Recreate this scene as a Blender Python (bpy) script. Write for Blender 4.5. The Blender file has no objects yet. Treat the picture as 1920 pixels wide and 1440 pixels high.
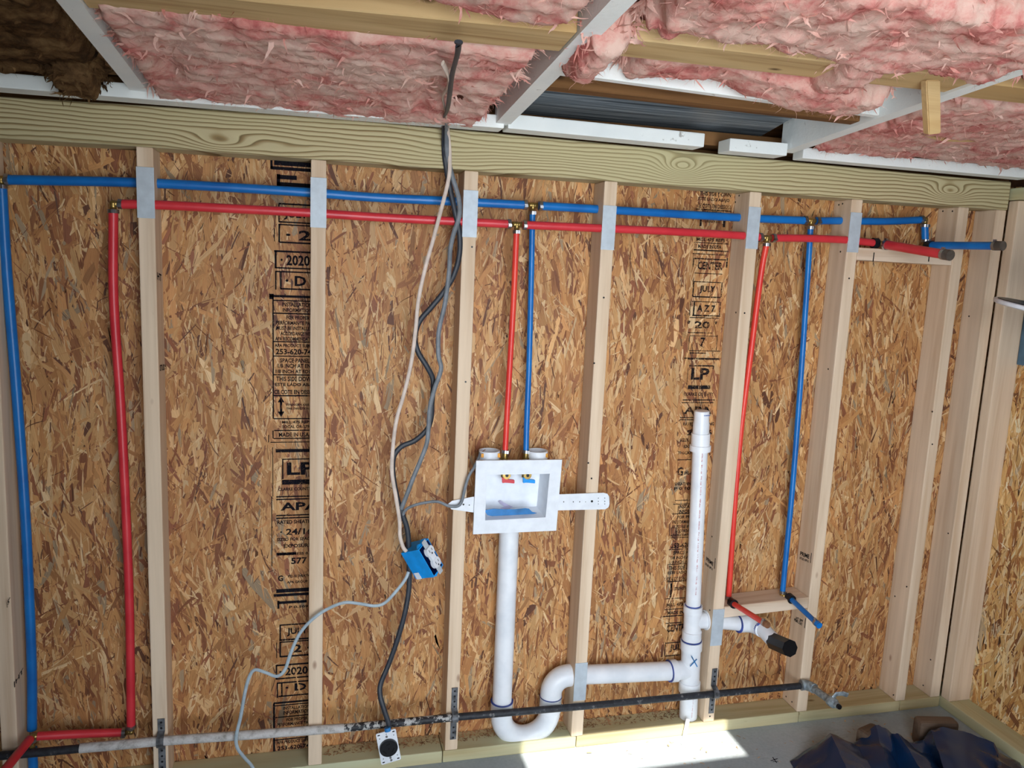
import bpy, bmesh, math, random
import numpy as np
from mathutils import Vector, Matrix
random.seed(7)
RNG = np.random.default_rng(11)
S = bpy.context.scene
COL = S.collection

# ------------------------------------------------------------------ camera
CAM = np.array([0.42078, -2.09883, 1.47920]); YAW, PIT, ROL, FPX = 0.249514, -0.153348, 0.044791, 1463.987
_fw = np.array([math.sin(YAW)*math.cos(PIT), math.cos(YAW)*math.cos(PIT), math.sin(PIT)])
_r = np.array([math.cos(YAW), -math.sin(YAW), 0.0]); _u = np.cross(_r, _fw)
_c, _s = math.cos(ROL), math.sin(ROL)
_R, _U = _c*_r + _s*_u, -_s*_r + _c*_u
cd = bpy.data.cameras.new('camera'); cam = bpy.data.objects.new('camera', cd); COL.objects.link(cam)
cd.sensor_width = 36; cd.lens = 36*FPX/1920; cd.clip_start = .02; cd.clip_end = 200
cam.matrix_world = Matrix(((_R[0], _U[0], -_fw[0], CAM[0]), (_R[1], _U[1], -_fw[1], CAM[1]), (_R[2], _U[2], -_fw[2], CAM[2]), (0, 0, 0, 1)))
S.camera = cam

# ------------------------------------------------------------------ light, world, exposure
S.view_settings.view_transform = 'Standard'; S.view_settings.look = 'None'
S.view_settings.gamma = 1; S.view_settings.use_curve_mapping = False
S.view_settings.exposure = 0.0
w = bpy.data.worlds.new('World'); S.world = w; w.use_nodes = True
bg = w.node_tree.nodes['Background']; bg.inputs[0].default_value = (.74, .86, 1.0, 1); bg.inputs[1].default_value = 2.6
sl = bpy.data.lights.new('sun', 'SUN'); sl.energy = 12.0; sl.angle = math.radians(.55); sl.color = (1, .95, .86)
so = bpy.data.objects.new('sun', sl); COL.objects.link(so)
SUN_EL = math.radians(60)
so.rotation_euler = (math.pi/2 - SUN_EL, 0, -.033)       # rays travel towards +y and down
so.location = (1.4, -6, 9)
# daylight entering through the open side of the room behind the camera
al = bpy.data.lights.new('doorway_daylight', 'AREA'); al.shape = 'RECTANGLE'; al.size = 1.25; al.size_y = 1.85
al.energy = 21; al.spread = math.radians(112); al.color = (.86, .93, 1.0)
ao = bpy.data.objects.new('doorway_daylight', al); COL.objects.link(ao)
ao.location = (.90, -2.26, 1.0); ao.rotation_euler = (math.pi/2, 0, math.radians(-15))

# ------------------------------------------------------------------ helpers
def at(u, v, X=None, Y=None, Z=None):
    d = (u-960)/FPX*_R - (v-720)/FPX*_U + _fw
    for a, i in ((X, 0), (Y, 1), (Z, 2)):
        if a is not None: t = (a-CAM[i])/d[i]
    return Vector(CAM + t*d)
def P(y): return 1.826 - .075*(y+.1)           # underside of the sloping rafters
def lin(c):
    return tuple(((x/255)/12.92 if x/255 <= .04045 else ((x/255+.055)/1.055)**2.4) for x in c) + (1,)

class N:
    def __init__(s, name):
        s.m = bpy.data.materials.new(name); s.m.use_nodes = True; s.t = s.m.node_tree
        s.b = s.t.nodes['Principled BSDF']; s.o = s.t.nodes['Material Output']
    def n(s, typ, **k):
        x = s.t.nodes.new(typ)
        for a, v in k.items():
            if a.startswith('i_'):
                key = a[2:]; key = int(key) if key.isdigit() else key.replace('_', ' ')
                x.inputs[key].default_value = v
            else: setattr(x, a, v)
        return x
    def l(s, a, b): s.t.links.new(a, b)
    def ramp(s, fac, stops):
        r = s.n('ShaderNodeValToRGB'); e = r.color_ramp.elements
        e[0].position, e[0].color = stops[0]; e[1].position, e[1].color = stops[-1]
        for p, c in stops[1:-1]:
            q = e.new(p); q.color = c
        s.l(fac, r.inputs[0]); return r.outputs[0]
    def coords(s, scale=(1, 1, 1), rand=True, kind='Object'):
        tc = s.n('ShaderNodeTexCoord'); mp = s.n('ShaderNodeMapping'); mp.inputs['Scale'].default_value = scale
        s.l(tc.outputs[kind], mp.inputs[0])
        if rand:
            oi = s.n('ShaderNodeObjectInfo'); mu = s.n('ShaderNodeMath', operation='MULTIPLY', i_1=37.0)
            cb = s.n('ShaderNodeCombineXYZ'); s.l(oi.outputs['Random'], mu.inputs[0])
            for i in range(3): s.l(mu.outputs[0], cb.inputs[i])
            s.l(cb.outputs[0], mp.inputs['Location'])
        return mp.outputs[0]
    def noise(s, vec, scale, detail=3, rough=.55, dist=0):
        x = s.n('ShaderNodeTexNoise'); x.inputs['Scale'].default_value = scale; x.inputs['Detail'].default_value = detail
        x.inputs['Roughness'].default_value = rough; x.inputs['Distortion'].default_value = dist
        s.l(vec, x.inputs['Vector']); return x.outputs[0]
    def mix(s, fac, a, b, typ='MIX'):
        x = s.n('ShaderNodeMix', data_type='RGBA', blend_type=typ)
        for v, i in ((fac, 0), (a, 6), (b, 7)):
            if hasattr(v, 'links'): s.l(v, x.inputs[i])
            else: x.inputs[i].default_value = v
        return x.outputs[2]
    def math(s, op, a, b=0.0):
        x = s.n('ShaderNodeMath', operation=op)
        for v, i in ((a, 0), (b, 1)):
            if hasattr(v, 'links'): s.l(v, x.inputs[i])
            else: x.inputs[i].default_value = v
        return x.outputs[0]
    def bump(s, h, dist=.001, strength=1):
        x = s.n('ShaderNodeBump'); x.inputs['Distance'].default_value = dist; x.inputs['Strength'].default_value = strength
        s.l(h, x.inputs['Height']); s.l(x.outputs[0], s.b.inputs['Normal'])
    def set(s, col=None, rough=None, metal=None, spec=None):
        if col is not None:
            if hasattr(col, 'links'): s.l(col, s.b.inputs['Base Color'])
            else: s.b.inputs['Base Color'].default_value = col
        if rough is not None: s.b.inputs['Roughness'].default_value = rough
        if metal is not None: s.b.inputs['Metallic'].default_value = metal
        if spec is not None: s.b.inputs['Specular IOR Level'].default_value = spec
        return s.m

def wood(name, base, dark, knot, axis=2, streak=.5, knots=True, tint=None):
    k = N(name); sc = [34, 34, 34]; sc[axis] = 1.6
    v = k.coords(tuple(sc)); f = k.noise(v, 1, 4, .6, .3)
    c = k.ramp(f, [(.3, lin(dark)), (.52, lin(base)), (.8, lin(tuple(min(255, x+14) for x in base)))])
    sc2 = [7, 7, 7]; sc2[axis] = .7
    f2 = k.noise(k.coords(tuple(sc2)), 1, 2, .5, .8)
    c = k.mix(k.math('MULTIPLY', f2, streak), c, lin(tuple(int(x*.86) for x in base)), 'MULTIPLY') if streak else c
    if tint: c = k.mix(k.ramp(k.noise(k.coords(tuple(sc2)), 1.7, 2), [(.45, (0, 0, 0, 1)), (.7, (1, 1, 1, 1))]), c, lin(tint))
    if knots:
        sc3 = [9, 9, 9]; sc3[axis] = 4.2
        vo = k.n('ShaderNodeTexVoronoi'); vo.inputs['Scale'].default_value = 1.0
        k.l(k.coords(tuple(sc3)), vo.inputs['Vector'])
        kf = k.ramp(vo.outputs['Distance'], [(.02, (.9, .9, .9, 1)), (.05, (.45, .45, .45, 1)), (.075, (0, 0, 0, 1))])
        c = k.mix(kf, c, lin(knot))
    k.set(c, .72, spec=.25); k.bump(f, .0006, .6)
    return k.m

def plain(name, col, rough=.5, metal=0, spec=.4, var=.12, scale=30, bump=0):
    k = N(name); f = k.noise(k.coords(), scale, 4)
    c2 = tuple(max(0, int(x*(1-var*2))) for x in col)
    k.set(k.ramp(f, [(.35, lin(c2)), (.65, lin(col))]) if var else lin(col), rough, metal, spec)
    if bump: k.bump(f, bump)
    return k.m

# materials
M_STUD = wood('pine_stud', (232, 210, 184), (216, 188, 158), (140, 96, 72))
M_STUDX = wood('pine_block', (232, 212, 190), (216, 188, 160), (140, 96, 72), axis=0)
M_PLATE = wood('treated_plate', (206, 192, 152), (182, 164, 120), (120, 96, 58), axis=0, tint=(192, 192, 158))
M_PLATEY = wood('treated_plate_side', (210, 200, 160), (186, 170, 126), (120, 96, 58), axis=1, tint=(196, 198, 162))
M_TAN = wood('aged_tan_board', (214, 186, 138), (172, 136, 90), (84, 56, 32), axis=0, tint=(196, 160, 108))
M_BRN = wood('aged_brown_board', (140, 100, 60), (96, 64, 36), (50, 34, 22), axis=0)
M_BRNY = wood('stained_brown_board', (140, 104, 66), (92, 66, 42), (36, 26, 18), axis=1)

def beam_mat():
    k = N('treated_beam')
    tc = k.n('ShaderNodeTexCoord'); sp = k.n('ShaderNodeSeparateXYZ'); k.l(tc.outputs['Object'], sp.inputs[0])
    x, z = sp.outputs[0], sp.outputs[2]
    sc = k.n('ShaderNodeMapping'); sc.inputs['Scale'].default_value = (1.4, 2, 5); k.l(tc.outputs['Object'], sc.inputs[0])
    f = k.math('MULTIPLY', z, 95.0)
    f = k.math('ADD', f, k.math('MULTIPLY', k.noise(sc.outputs[0], 1.5, 2, .4), 4.5))
    sc5 = k.n('ShaderNodeMapping'); sc5.inputs['Scale'].default_value = (9, 2, 22); k.l(tc.outputs['Object'], sc5.inputs[0])
    f = k.math('ADD', f, k.math('MULTIPLY', k.noise(sc5.outputs[0], 1.0, 2, .5), .7))
    for (kx, kz, A, a, b) in ((.185, .024, 2.8, .07, .020), (1.42, .048, 5.2, .06, .026), (2.33, .040, 4.5, .06, .022), (.30, .004, 1.6, .12, .02), (1.0, .015, -1.2, .18, .03)):
        dx = k.math('DIVIDE', k.math('SUBTRACT', x, kx), a); dz = k.math('DIVIDE', k.math('SUBTRACT', z, kz), b)
        e = k.math('EXPONENT', k.math('MULTIPLY', k.math('ADD', k.math('MULTIPLY', dx, dx), k.math('MULTIPLY', dz, dz)), -1.0))
        f = k.math('ADD', f, k.math('MULTIPLY', e, A))
    fr = k.math('FRACT', f)
    c = k.ramp(fr, [(0, lin((208, 194, 154))), (.5, lin((198, 182, 144))), (.74, lin((146, 118, 78))), (.90, lin((98, 74, 46))), (1, lin((212, 198, 152)))])
    st = k.n('ShaderNodeMapping'); st.inputs['Scale'].default_value = (3, 30, 120); k.l(tc.outputs['Object'], st.inputs[0])
    g = k.noise(st.outputs[0], 1, 3)
    c = k.mix(k.math('MULTIPLY', g, .35), c, lin((176, 164, 118)))
    lo = k.noise(sc.outputs[0], .8, 2)
    c = k.mix(k.ramp(lo, [(.4, (0, 0, 0, 1)), (.7, (.35, .35, .35, 1))]), c, lin((186, 182, 138)))
    k.set(c, .72, spec=.25); k.bump(fr, .0005, .5)
    return k.m
M_BEAM = beam_mat()

def strand_mat():
    k = N('osb_strand')
    a = k.n('ShaderNodeVertexColor', layer_name='Col')
    uv = k.n('ShaderNodeUVMap', uv_map='UVMap'); mp = k.n('ShaderNodeMapping'); mp.inputs['Scale'].default_value = (14, 420, 1)
    k.l(uv.outputs[0], mp.inputs[0]); g = k.noise(mp.outputs[0], 1, 3, .6)
    gc = k.ramp(g, [(.3, (.62, .55, .5, 1)), (.5, (1, 1, 1, 1)), (.75, (1.0, 1.0, 1.0, 1))])
    c = k.mix(.75, a.outputs[0], gc, 'MULTIPLY')
    tc = k.n('ShaderNodeTexCoord')
    m = k.noise(tc.outputs['Object'], 160, 4, .7); dk = k.ramp(m, [(.66, (0, 0, 0, 1)), (.72, (.6, .6, .6, 1))])
    c = k.mix(dk, c, lin((64, 40, 26)))
    big = k.noise(tc.outputs['Object'], 2.2, 2); c = k.mix(k.ramp(big, [(.3, (.22, .22, .22, 1)), (.6, (0, 0, 0, 1))]), c, lin((150, 100, 70)), 'MULTIPLY')
    k.set(c, .55, spec=.3); k.bump(g, .0004, .6)
    return k.m
M_STRAND = strand_mat()
M_OSBBASE = plain('osb_core', (96, 62, 38), .9)

def ink_mat(name, col, hold=.5):
    k = N(name); f = k.noise(k.coords(rand=False), 330, 3, .6); f2 = k.noise(k.coords(rand=False), 40, 2)
    a = k.ramp(k.math('ADD', k.math('MULTIPLY', f, .6), k.math('MULTIPLY', f2, .4)), [(hold-.06, (.95, .95, .95, 1)), (hold+.08, (.0, .0, .0, 1))])
    k.set(lin(col), .85, spec=.1); k.l(a, k.b.inputs['Alpha']); return k.m
M_INK = ink_mat('black_stamp_ink', (20, 20, 28), .64)
M_INKF = ink_mat('faded_stamp_ink', (30, 27, 30), .565)
M_INKR = ink_mat('red_pipe_print', (200, 90, 90), .52)
M_INKB = ink_mat('blue_pipe_print', (40, 90, 170), .60)

def pex(name, col, col2):
    k = N(name); f = k.noise(k.coords((2, 2, 2)), 6, 3)
    c = k.ramp(f, [(.35, lin(col2)), (.65, lin(col))])
    k.set(c, .34, spec=.5); return k.m
M_BLUE = pex('blue_pex', (14, 116, 194), (10, 98, 174))
M_RED2 = pex('orange_red_pex', (236, 74, 58), (222, 56, 50))
M_RED = pex('red_pex', (218, 58, 66), (202, 46, 56))
M_BRASS = plain('brass', (196, 164, 96), .35, .85)
M_STEEL = plain('crimp_steel', (190, 190, 192), .28, .95)
M_GALV = plain('galvanised_plate', (196, 206, 214), .5, .15, var=.03, scale=40)
M_GALVD = plain('strap_steel', (120, 122, 126), .5, .2, var=.25, scale=50)
M_BLKP = None
def gas_mat(name, flake):
    k = N(name); f = k.noise(k.coords((1, 1, 1), rand=False), 55, 5, .65)
    if flake == 0: c = k.ramp(f, [(.3, lin((22, 23, 27))), (.6, lin((48, 50, 56))), (.66, lin((110, 108, 106)))])
    elif flake == 1: c = k.ramp(f, [(.3, lin((24, 25, 28))), (.5, lin((40, 40, 44))), (.54, lin((178, 176, 172)))])
    else: c = k.ramp(f, [(.3, lin((150, 146, 140))), (.5, lin((196, 192, 188))), (.8, lin((214, 212, 210)))])
    k.set(c, .55 if flake < 2 else .8, spec=.4); k.bump(f, .0015 if flake < 2 else .004); return k.m
M_GAS0, M_GAS1, M_GAS2 = gas_mat('black_iron', 0), gas_mat('flaking_black_iron', 1), gas_mat('grey_painted_iron', 2)
M_SILV = plain('silver_painted_fitting', (168, 180, 186), .45, .35, var=.15, scale=90, bump=.001)
def pvc_mat():
    k = N('white_pvc'); f = k.noise(k.coords((1, 1, 1)), 14, 3)
    k.set(k.ramp(f, [(.3, lin((222, 226, 232))), (.6, lin((238, 240, 244)))]), .32, spec=.45); return k.m
M_PVC = pvc_mat()
M_PRIMER = plain('blue_pipe_cement', (64, 88, 176), .4, var=.2)
M_PURPLE = plain('purple_primer_smear', (206, 198, 226), .5, var=.1)
M_BOX = plain('white_plastic', (232, 236, 242), .4, var=.02)
M_RUBBER = plain('black_rubber', (20, 20, 23), .35, var=.1)
M_WOODBLACK = plain('black_plastic', (26, 27, 32), .35, var=.1)
M_CBLK = plain('black_cable_jacket', (48, 52, 60), .45, var=.1)
M_CGRY = plain('grey_cable_jacket', (122, 128, 134), .45, var=.1)
M_CCRM = plain('cream_cable_jacket', (222, 204, 190), .45, var=.06)
M_CLIT = plain('pale_grey_cable_jacket', (176, 192, 200), .45, var=.06)
M_DBLUE = plain('blue_box_plastic', (10, 156, 240), .45, var=.05)
M_DBLUEI = plain('blue_box_shaded_inside', (16, 40, 110), .6, var=.1)  # same plastic as the box, shade of the recess put into the colour
M_FILM = plain('blue_film', (44, 128, 196), .35, var=.12, scale=20)
M_ORANGE = plain('orange_mark', (236, 160, 40), .5, var=.1)
M_COPPER = plain('copper_stub', (176, 124, 92), .4, .6)
M_TIN = plain('grey_cap', (120, 112, 104), .5, .5)
M_SLATE = plain('blue_grey_panel', (96, 130, 156), .35, .3, var=.18, scale=9)

def white_paint(name, dirt=.6):
    k = N(name); f = k.noise(k.coords((1, 1, 1)), 48, 5, .7); f2 = k.noise(k.coords((1, 1, 1)), 6, 3)
    c = k.ramp(f2, [(.3, lin((236, 240, 238))), (.7, lin((248, 250, 246)))])
    h = k.ramp(k.math('ADD', k.math('MULTIPLY', f, .65), k.math('MULTIPLY', f2, .35)), [(.60+.05*(1-dirt), (0, 0, 0, 1)), (.68, (dirt, dirt, dirt, 1))])
    c = k.mix(h, c, lin((110, 96, 78)))
    k.set(c, .6, spec=.3); k.bump(f, .0012); return k.m
M_WHITE = white_paint('old_white_paint', .7)
M_WHITEC = white_paint('clean_white_paint', .55)
def dark_metal():
    k = N('dark_sheet'); f = k.noise(k.coords((1, 60, 25), rand=False), 2.0, 5, .7)
    k.set(k.ramp(f, [(.35, lin((84, 92, 100))), (.55, lin((160, 170, 178))), (.72, lin((230, 234, 236)))]), .4, .3); return k.m
M_SHEET = dark_metal()
def concrete():
    k = N('concrete'); f = k.noise(k.coords(rand=False), 2.2, 5, .6); g = k.noise(k.coords(rand=False), 120, 4)
    c = k.ramp(f, [(.3, lin((150, 160, 166))), (.5, lin((170, 180, 186))), (.72, lin((192, 198, 200)))])
    c = k.mix(k.math('MULTIPLY', g, .4), c, lin((150, 152, 150)), 'MULTIPLY')
    h = k.noise(k.coords((1, 3, 1), rand=False), 5, 4, .7)
    c = k.mix(k.ramp(h, [(.58, (0, 0, 0, 1)), (.7, (.45, .45, .45, 1))]), c, lin((112, 108, 102)))
    k.set(c, .75, spec=.3); k.bump(g, .0006); return k.m
M_CONC = concrete()
def fiber_mat(name, pale, mid, deep, deepest):
    k = N(name); v = k.coords((1, 1.0, 1.3), rand=False)
    f = k.noise(v, 7, 5, .6, 1.2); g = k.noise(v, 38, 5, .7, .6)
    m = k.math('ADD', k.math('MULTIPLY', f, .68), k.math('MULTIPLY', g, .32))
    c = k.ramp(m, [(.34, lin(deepest)), (.43, lin(deep)), (.50, lin(mid)), (.60, lin(pale))])
    k.set(c, .95, spec=.05); k.bump(k.noise(v, 110, 5, .75, .5), .004, .6)
    tr = k.n('ShaderNodeBsdfTranslucent'); k.l(c, tr.inputs[0])
    mx = k.n('ShaderNodeMixShader', i_0=.22); k.l(k.b.outputs[0], mx.inputs[1]); k.l(tr.outputs[0], mx.inputs[2]); k.l(mx.outputs[0], k.o.inputs[0])
    return k.m
M_PINK = fiber_mat('pink_fibreglass', (242, 206, 190), (236, 182, 168), (226, 150, 140), (196, 100, 98))
M_PINKW = fiber_mat('pink_fibreglass_wisp', (242, 206, 192), (238, 188, 174), (232, 166, 154), (216, 130, 122))
M_BROWNF = fiber_mat('stained_fibreglass', (142, 112, 76), (112, 84, 56), (82, 60, 40), (44, 34, 26))

def link(name, me, mat, parent=None):
    o = bpy.data.objects.new(name, me); COL.objects.link(o)
    if mat is not None and len(me.materials) == 0: me.materials.append(mat)
    if parent is not None: o.parent = parent
    return o
def tag(o, label=None, cat=None, group=None, kind=None):
    if label: o['label'] = label
    if cat: o['category'] = cat
    if group: o['group'] = group
    if kind: o['kind'] = kind
    return o
def empty(name, loc=(0, 0, 0), label=None, cat=None, group=None, kind=None):
    o = bpy.data.objects.new(name, None); COL.objects.link(o); o.location = loc; o.empty_display_size = .05
    return tag(o, label, cat, group, kind)
def local(o, parent):
    """child built in world coordinates: cancel the parent's own location"""
    o.parent = parent; o.matrix_parent_inverse = Matrix.Translation(-Vector(parent.location)); return o
def from_bm(name, bm, mat, parent=None, smooth=False):
    me = bpy.data.meshes.new(name); bm.normal_update(); bm.to_mesh(me); bm.free()
    if smooth:
        me.polygons.foreach_set('use_smooth', [True]*len(me.polygons))
    me.materials.append(mat); o = bpy.data.objects.new(name, me); COL.objects.link(o)
    if parent is not None: local(o, parent)
    return o
def board(name, lo, hi, mat, parent=None, bev=.0035, warp=None):
    """a box with eased edges, its origin at its middle bottom"""
    c = Vector(((lo[0]+hi[0])/2, (lo[1]+hi[1])/2, lo[2])); bm = bmesh.new(); bmesh.ops.create_cube(bm, size=1)
    for v in bm.verts:
        v.co = Vector(((v.co.x+.5)*(hi[0]-lo[0])+lo[0], (v.co.y+.5)*(hi[1]-lo[1])+lo[1], (v.co.z+.5)*(hi[2]-lo[2])+lo[2]))
        if warp: v.co = warp(v.co)
        v.co -= c
    if bev: bmesh.ops.bevel(bm, geom=bm.edges[:], offset=bev, segments=2, profile=.6, affect='EDGES')
    o = from_bm(name, bm, mat); o.location = c
    if parent is not None: local(o, parent)
    return o
def bez(pts, n=8):
    """Catmull-Rom through the points"""
    p = [Vector(q) for q in pts]; p = [p[0]*2-p[1]] + p + [p[-1]*2-p[-2]]; out = []
    for i in range(1, len(p)-2):
        for j in range(n):
            t = j/n; a, b, c, d = p[i-1], p[i], p[i+1], p[i+2]
            out.append(.5*((2*b)+(c-a)*t+(2*a-5*b+4*c-d)*t*t+(3*b-a-3*c+d)*t**3))
    out.append(p[-2]); return out
def sweep(bm, pts, rad, seg=20, cap=True, flat=None, inner=None):
    """round (or flat=(rx, ry), x lying in the wall plane) section along the points; rad may be a list"""
    pts = [Vector(p) for p in pts]; n = len(pts); rings = []; up = None
    for i, p in enumerate(pts):
        t = (pts[min(i+1, n-1)]-pts[max(i-1, 0)]).normalized()
        if up is None:
            ref = Vector((0, -1, 0)) if abs(t.y) < .9 else Vector((0, 0, 1)); up = (ref - t*ref.dot(t)).normalized()
        else: up = (up - t*up.dot(t)).normalized()
        if flat:
            ref = Vector((0, -1, 0)); up2 = ref - t*ref.dot(t)
            if up2.length > .2: up = up2.normalized()
        sd = t.cross(up); r = rad[i] if isinstance(rad, (list, tuple)) else rad
        rx, ry = (flat if flat else (r, r))
        rings.append([bm.verts.new(p + sd*math.cos(a)*rx + up*math.sin(a)*ry) for a in [2*math.pi*k/seg for k in range(seg)]])
    for a, b in zip(rings, rings[1:]):
        for k in range(seg): bm.faces.new((a[k], a[(k+1) % seg], b[(k+1) % seg], b[k]))
    if cap: bm.faces.new(rings[0][::-1]); bm.faces.new(rings[-1])
    return rings
def tube(name, pts, rad, mat, parent=None, seg=20, flat=None, cap=True):
    bm = bmesh.new(); sweep(bm, pts, rad, seg, cap, flat)
    bmesh.ops.recalc_face_normals(bm, faces=bm.faces[:])
    o = from_bm(name, bm, mat, parent, smooth=True)
    o.data.set_sharp_from_angle(angle=math.radians(40)); return o
def ring_pipe(name, a, b, ro, ri, mat, parent=None, seg=24):
    """open tube with wall thickness from a to b"""
    a, b = Vector(a), Vector(b); bm = bmesh.new()
    A = sweep(bm, [a, b], ro, seg, False); B = sweep(bm, [a, b], ri, seg, False)
    for q in (0, 1):
        for k in range(seg): bm.faces.new((A[q][k], A[q][(k+1) % seg], B[q][(k+1) % seg], B[q][k]))
    bmesh.ops.recalc_face_normals(bm, faces=bm.faces[:])
    o = from_bm(name, bm, mat, parent, smooth=True); o.data.set_sharp_from_angle(angle=math.radians(40)); return o
def arc(c, e1, e2, r, a0, a1, n=10):
    c, e1, e2 = Vector(c), Vector(e1), Vector(e2)
    return [c + e1*r*math.cos(math.radians(a0+(a1-a0)*i/n)) + e2*r*math.sin(math.radians(a0+(a1-a0)*i/n)) for i in range(n+1)]
def slab(name, quad, thick, mat, parent=None, bev=0.0):
    """flat plate through four corner points (counter-clockwise from the front), its thickness going back"""
    q = [Vector(v) for v in quad]; nrm = (q[1]-q[0]).cross(q[2]-q[0]).normalized()
    if nrm.y > 0: nrm = -nrm
    bm = bmesh.new(); f = [bm.verts.new(v) for v in q]; b = [bm.verts.new(v-nrm*thick) for v in q]
    bm.faces.new(f); bm.faces.new(b[::-1])
    for i in range(4): bm.faces.new((f[i], b[i], b[(i+1) % 4], f[(i+1) % 4]))
    bmesh.ops.recalc_face_normals(bm, faces=bm.faces[:])
    if bev: bmesh.ops.bevel(bm, geom=bm.edges[:], offset=bev, segments=2, affect='EDGES')
    return from_bm(name, bm, mat, parent)
def prism(name, poly, origin, ex, ey, nz, thick, mat, parent=None, holes=None, bev=0):
    """outline poly (2-D) in the frame ex, ey, extruded by thick along -nz"""
    o_, ex, ey, nz = Vector(origin), Vector(ex), Vector(ey), Vector(nz)
    bm = bmesh.new(); f = [bm.verts.new(o_+ex*x+ey*y) for x, y in poly]; b = [bm.verts.new(v.co-nz*thick) for v in f]
    bm.faces.new(f); bm.faces.new(b[::-1]); n = len(f)
    for i in range(n): bm.faces.new((f[i], b[i], b[(i+1) % n], f[(i+1) % n]))
    bmesh.ops.recalc_face_normals(bm, faces=bm.faces[:])
    if bev: bmesh.ops.bevel(bm, geom=[e for e in bm.edges if len(e.link_faces) == 2 and e.calc_face_angle(0) > 1], offset=bev, segments=2, affect='EDGES')
    return from_bm(name, bm, mat, parent)
def circle(r, n=20, cx=0, cy=0): return [(cx+r*math.cos(2*math.pi*i/n), cy+r*math.sin(2*math.pi*i/n)) for i in range(n)]
def rrect(w_, h_, r, n=5):
    out = []
    for cx, cy, a0 in ((w_/2-r, h_/2-r, 0), (-w_/2+r, h_/2-r, 90), (-w_/2+r, -h_/2+r, 180), (w_/2-r, -h_/2+r, 270)):
        for i in range(n+1):
            a = math.radians(a0+90*i/n); out.append((cx+r*math.cos(a), cy+r*math.sin(a)))
    return out
# value noise for shaping
_T = RNG.random((64, 64, 64))
def vnoise(x, y, z=0.0):
    x, y = np.broadcast_arrays(np.asarray(x, float), np.asarray(y, float)); z = np.broadcast_to(np.asarray(z, float), x.shape)
    xi, yi, zi = np.floor(x).astype(int), np.floor(y).astype(int), np.floor(z).astype(int)
    fx, fy, fz = x-xi, y-yi, z-zi; fx, fy, fz = [t*t*(3-2*t) for t in (fx, fy, fz)]; r = 0
    for a in (0, 1):
        for b in (0, 1):
            for c in (0, 1):
                r = r + _T[(xi+a) % 64, (yi+b) % 64, (zi+c) % 64]*(fx if a else 1-fx)*(fy if b else 1-fy)*(fz if c else 1-fz)
    return r
def fbm(x, y, z=0.0, o=5, g=.55):
    r, a, s, t = 0, 1, 1, 0
    for i in range(o): r = r + a*vnoise(x*s+i*7.1, y*s+i*3.3, np.asarray(z)*s); t += a; a *= g; s *= 2.03
    return r/t

# ------------------------------------------------------------------ the setting
W, D = .0381, .0889
HT = 1.718                                     # underside of the top beam
XR = 2.566                                     # inner faces of the right wall's studs
YS = .0889                                     # face of the OSB sheathing behind the studs
floor = board('floor', (-.60, -3.4, -.12), (3.2, .25, 0), M_CONC, bev=0); tag(floor, kind='structure')
M_GRASS = plain('outdoor_gravel', (150, 146, 134), .95, var=.15, scale=8)
g = board('ground', (-14, -16, -.3), (16, 8, -.13), M_GRASS, bev=0); tag(g, kind='structure')

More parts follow.
